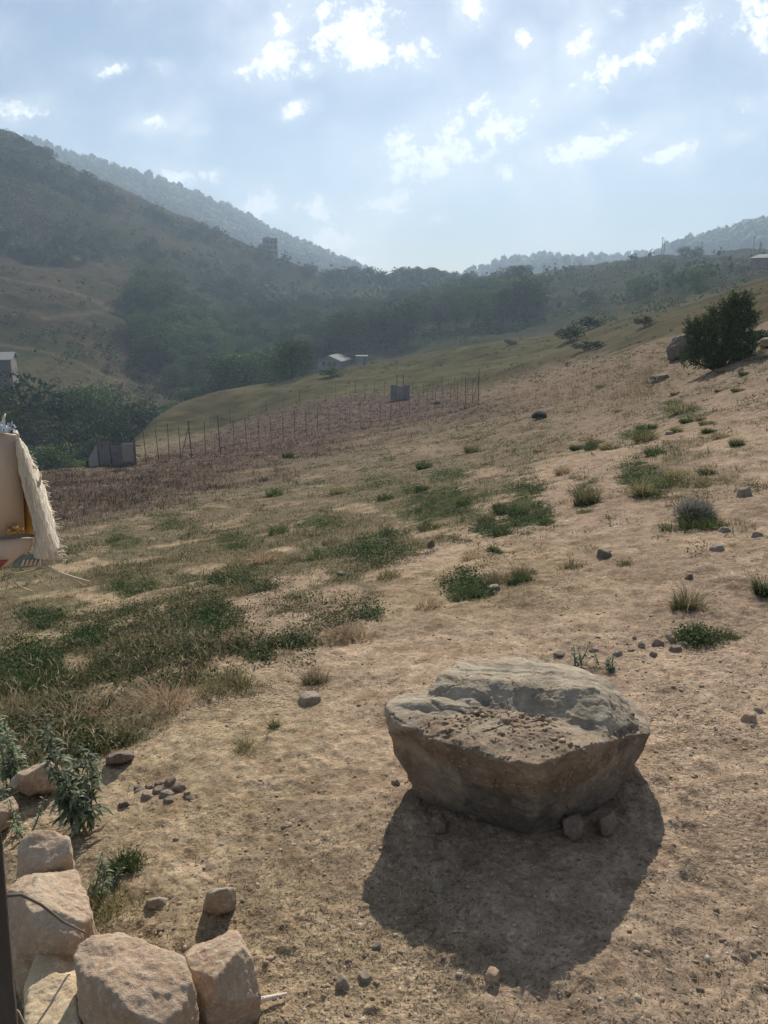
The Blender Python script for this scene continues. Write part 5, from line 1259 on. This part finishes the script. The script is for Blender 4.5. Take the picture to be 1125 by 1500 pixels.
# ---- woods and scattered shrubs: single trees while they show large, one mass beyond that
def inside(px, py, poly):
    r = np.zeros(len(px), bool); n = len(poly)
    for i in range(n):
        (x0, y0), (x1, y1) = poly[i], poly[(i + 1) % n]
        c = ((y0 > py) != (y1 > py)) & (px < (x1 - x0) * (py - y0) / ((y1 - y0) + 1e-9) + x0); r ^= c
    return r
REG = [  # name, polygon, spacing px, tree height m, kind list, keep
    ('slope', [(188, 432), (215, 418), (262, 425), (330, 480), (420, 540), (440, 570), (330, 585), (262, 575), (228, 545), (195, 500)], 19, (6, 9), 'B', .95),
    ('valley', [(320, 440), (400, 425), (480, 418), (560, 415), (690, 415), (760, 412), (800, 425), (800, 466), (720, 468), (640, 478), (600, 490), (540, 505), (470, 525), (440, 545), (390, 520)], 15, (6.5, 9.5), 'B', .95),
    ('midleft', [(-60, 330), (60, 345), (150, 350), (260, 370), (330, 385), (400, 400), (470, 410), (400, 440), (330, 450), (260, 420), (180, 400), (90, 385), (-60, 372)], 13, (3.5, 6), 'S', .72),
    ('topleft', [(-80, 160), (0, 195), (80, 240), (150, 275), (190, 300), (150, 305), (80, 275), (-60, 240)], 8, (5, 8), 'S', .9),
    ('ridge', [(190, 292), (240, 310), (300, 335), (345, 356), (400, 376), (455, 398), (500, 406), (470, 416), (400, 398), (340, 376), (290, 352), (230, 325)], 8, (4, 7), 'S', .7),
    ('spread', [(-60, 215), (100, 270), (300, 345), (400, 385), (330, 420), (200, 400), (0, 340), (-60, 330)], 20, (2, 4.5), 'S', .55),
    ('lowleft', [(-60, 370), (90, 385), (180, 405), (190, 440), (170, 520), (230, 560), (60, 545), (-60, 530)], 34, (1.5, 3.5), 'S', .4),
    ('rightslope', [(700, 402), (780, 396), (870, 386), (960, 378), (1060, 380), (1130, 385), (1130, 405), (1040, 425), (960, 440), (880, 455), (800, 462), (740, 440)], 14, (3.5, 6.5), 'B', .75),
    ('saddle', [(480, 405), (560, 405), (600, 402), (650, 402), (690, 412), (700, 420), (560, 425), (480, 420)], 7, (5, 8), 'S', .9)]
LAB = {'slope': ('leafy tree packed into the wood on the left slope above the crest', 'trees of the left slope wood'), 'valley': ('hazy tree packed into the wood along the valley floor', 'trees of the valley wood'), 'midleft': ('hazy shrub in the dark band across the middle of the left hill', 'shrubs in the band across the left hill'),
       'topleft': ('tiny dark tree in the wood at the top of the left hill', 'trees at the top of the left hill'), 'ridge': ('tiny tree on the skyline ridge of the left hill', 'trees along the left ridge'), 'spread': ('small lone shrub dotted on the upper grassy left hill', 'shrubs dotted on the upper left hill'),
       'lowleft': ('small lone shrub dotted on the lower bare left slope', 'shrubs dotted on the lower left slope'), 'rightslope': ('hazy tree scattered over the right hillside beyond the field', 'trees over the right hillside'), 'saddle': ('tiny hazy tree in the wood on the central saddle', 'trees on the central saddle')}
cand = []; rg = np.random.default_rng(23)
for (nm, poly, sp, hh, kk, keep) in REG:
    P = np.array(poly); x0, y0 = P.min(0); x1, y1 = P.max(0); pts = []
    for gy in np.arange(y0, y1 + 1, sp * .62):
        for gx in np.arange(x0, x1 + 1, sp):
            if rg.random() < keep:
                pts.append((gx + rg.uniform(-.5, .5) * sp, gy + rg.uniform(-.5, .5) * sp * .62))
    pts = np.array(pts); pts = pts[inside(pts[:, 0], pts[:, 1], poly)]
    if nm in ('midleft', 'rightslope', 'spread', 'lowleft'):
        pts = pts[fbm2(pts[:, 0], pts[:, 1] * 1.6, .02, 3, 141) > (-.12 if nm != 'lowleft' else -.3)]
    r = hit_r(pts[:, 0], pts[:, 1]); q = at(pts[:, 0], pts[:, 1], r)
    for i in range(len(pts)):
        if 130 < r[i] < 780:
            h = rg.uniform(*hh); cand.append((h / r[i], nm, q[i, 0], q[i, 1], h, kk))
cand.sort(key=lambda c: -c[0])
TOTAL_SINGLE = 215
kx = np.array([c[2] for c in cand]); ky = np.array([c[3] for c in cand]); kz = height(kx, ky)
rest = []; cnt = {'B': 0, 'S': 0}
for i, (a, nm, x, y, h, kk) in enumerate(cand):
    if cnt[kk] < (230 if kk == 'B' else 250) and abs(math.atan2(x, y)) < math.radians(29):
        cnt[kk] += 1
        K = rt.choice(BROAD[:5] + ([BROAD[4], BROAD[1], BROAD[4]] if nm == 'slope' else BROAD[:4])) if kk == 'B' else rt.choice(SHRUB)
        K.plant(Vector((x, y, kz[i] - .15)), h, rt.uniform(.85, 1.35), LAB[nm][0], LAB[nm][1], rt.uniform(0, 6.28), parts=(h / math.hypot(x, y) * F > 26 and kk == 'B'))
    else:
        rest.append((x, y, kz[i], h))

# ---- low scrub that covers the slopes, one mass
def hillside_scrub():
    rng = np.random.default_rng(37); n = 22000
    px = rng.uniform(-120, 1240, n); py = 190 + 400 * rng.random(n); r = hit_r(px, py); q = at(px, py, r); x, y = q[:, 0], q[:, 1]
    d = .16 + .84 * sst(fbm2(x, y, .016, 4, 151), -.12, .25); d = np.where(px > 690, np.maximum(d, .35), d); d = np.where((px < 190) & (py > 370), d * .28, d)
    d = d * np.where((r > 136) & (r < 700), 1, 0) * np.where((r > 138) & (r < 235) & (px > 520) & (px < 860), .12, 1)
    nf = (r > 66) & (r <= 136); d = np.where(nf, .10 + .5 * sst(fbm2(x, y, .09, 4, 157), .0, .35), d)
    d = np.where(nf & (zone_masks(x, y, height(x, y))['pu'] > .3), 0, d)
    k = rng.random(n) < d; x, y, r = x[k], y[k], r[k]; z = height(x, y); n = len(x); h = rng.uniform(.5, 2.2, n) * np.where(r < 136, .22, 1) * np.interp(r, [150, 400], [.7, 1.2])
    e = 22; kk = np.repeat(np.arange(n), e); v = rng.normal(size=(len(kk), 3)); v /= np.linalg.norm(v, axis=1)[:, None]; hh = h[kk]
    p = np.stack([x[kk] + v[:, 0] * hh * .75, y[kk] + v[:, 1] * hh * .75, z[kk] + hh * .3 + v[:, 2] * hh * .42], -1)
    V = Veg(); V.leaves(p, hh * .42 * rng.uniform(.6, 1.3, len(kk)), pick(np.concatenate([TREE_PAL['dark'], TREE_PAL['mid'], OLIVE * .6]), n, rng)[kk] * rng.uniform(.8, 1.2, (len(kk), 1)), rng=rng, flat=.2, aspect=.7)
    tag(link('hillside_scrub', V.mesh('hillside_scrub'), M_FOLIAGE), kind='stuff')
hillside_scrub()

# ---- the far woods: the remaining trees and the forest on the mountains, one mass
def far_woods():
    rng = np.random.default_rng(31); T = [np.array(t) for t in rest]
    px = rng.uniform(-140, 1260, 16000); py = 200 + 230 * rng.random(16000); r = hit_r(px, py); k = (r > 850) & (r < 2300); px, py, r = px[k], py[k], r[k]; q = at(px, py, r)
    n = len(px); z = height(q[:, 0], q[:, 1]); h = rng.uniform(9, 17, n)
    for i in range(n):
        T.append(np.array((q[i, 0], q[i, 1], z[i], h[i])))
    # a fringe along the skyline
    for ix in np.arange(-140, 1260, 3.0):
        d = pdir(ix, 380.); th = math.atan2(d[0], d[1]); i = int(np.clip(round((th - TH[0]) / (TH[1] - TH[0])), 0, len(TH) - 1)); m = np.exp(RHO) > 900
        j = np.where(m)[0][np.argmax(_E[i][m])]; rr = math.exp(RHO[j]) * rng.uniform(.97, 1.01); x, y = rr * math.sin(th), rr * math.cos(th)
        T.append(np.array((x, y, float(height(x, y)[0]), rng.uniform(6, 15))))
    T = np.array(T); n = len(T); base_D, base_F = ico(2); v = []; f = []; c = []
    D1, F1 = ico(1); nz = rng.uniform(.75, 1.2, (n, len(D1), 1)) * np.where(np.hypot(T[:, 0], T[:, 1]) < 820, .45, 1.0)[:, None, None]; Bv = (D1[None] * nz * np.array([.40, .40, .48]) + np.array([0, 0, .5])) * T[:, 3][:, None, None] + T[:, None, :3]
    bc = np.repeat(pick(np.concatenate([TREE_PAL['dark'], TREE_PAL['mid']]), n, rng, .12), len(D1), 0) * rng.uniform(.9, 1.1, (n * len(D1), 1))
    e = 16; kk = np.repeat(np.arange(n), e); d = rng.normal(size=(len(kk), 3)); d /= np.linalg.norm(d, axis=1)[:, None]
    h = T[kk, 3]; q = np.stack([T[kk, 0] + d[:, 0] * h * .36, T[kk, 1] + d[:, 1] * h * .36, T[kk, 2] + h * .52 + d[:, 2] * h * .46], -1)
    V = Veg(); V.leaves(q, h * .22 * rng.uniform(.6, 1.3, len(kk)), pick(np.concatenate([TREE_PAL['dark'], TREE_PAL['mid']]), n, rng)[kk] * rng.uniform(.8, 1.2, (len(kk), 1)), rng=rng, flat=.1, aspect=.7)
    V.t.append((np.arange(n) * len(D1))[:, None, None].repeat(len(F1), 1).reshape(-1, 1) + np.tile(F1, (n, 1)) + V.n); V.V.append(Bv.reshape(-1, 3)); V.c.append(bc); V.n += len(Bv) * len(D1)
    me = V.mesh('far_woods'); me.polygons.foreach_set('use_smooth', np.array([p.loop_total == 3 for p in me.polygons])); tag(link('far_woods', me, M_FOLIAGE), kind='stuff')
far_woods()

# ------------------------------------------------------------------ the hazy air
def haze():
    zs = [v.co.z for o in (ground_o, hills_o, mountain_o) for v in o.data.vertices]
    lo, hi = min(zs) - 1.0, max(zs) + 25.0
    mb = MB().box((0, 1340, (lo + hi) / 2), (4300, 2900, hi - lo))
    m = bpy.data.materials.new('hazy_air'); m.use_nodes = True; g = NT(m.node_tree)
    p = g.n('ShaderNodeVolumePrincipled', {'Color': (.58, .76, .98, 1), 'Density': HAZE, 'Anisotropy': .25})
    g.n('ShaderNodeOutputMaterial', {'Volume': p.outputs[0]})
    o = mb.build('haze', m); tag(o, kind='stuff')
HAZE = .00054
haze()
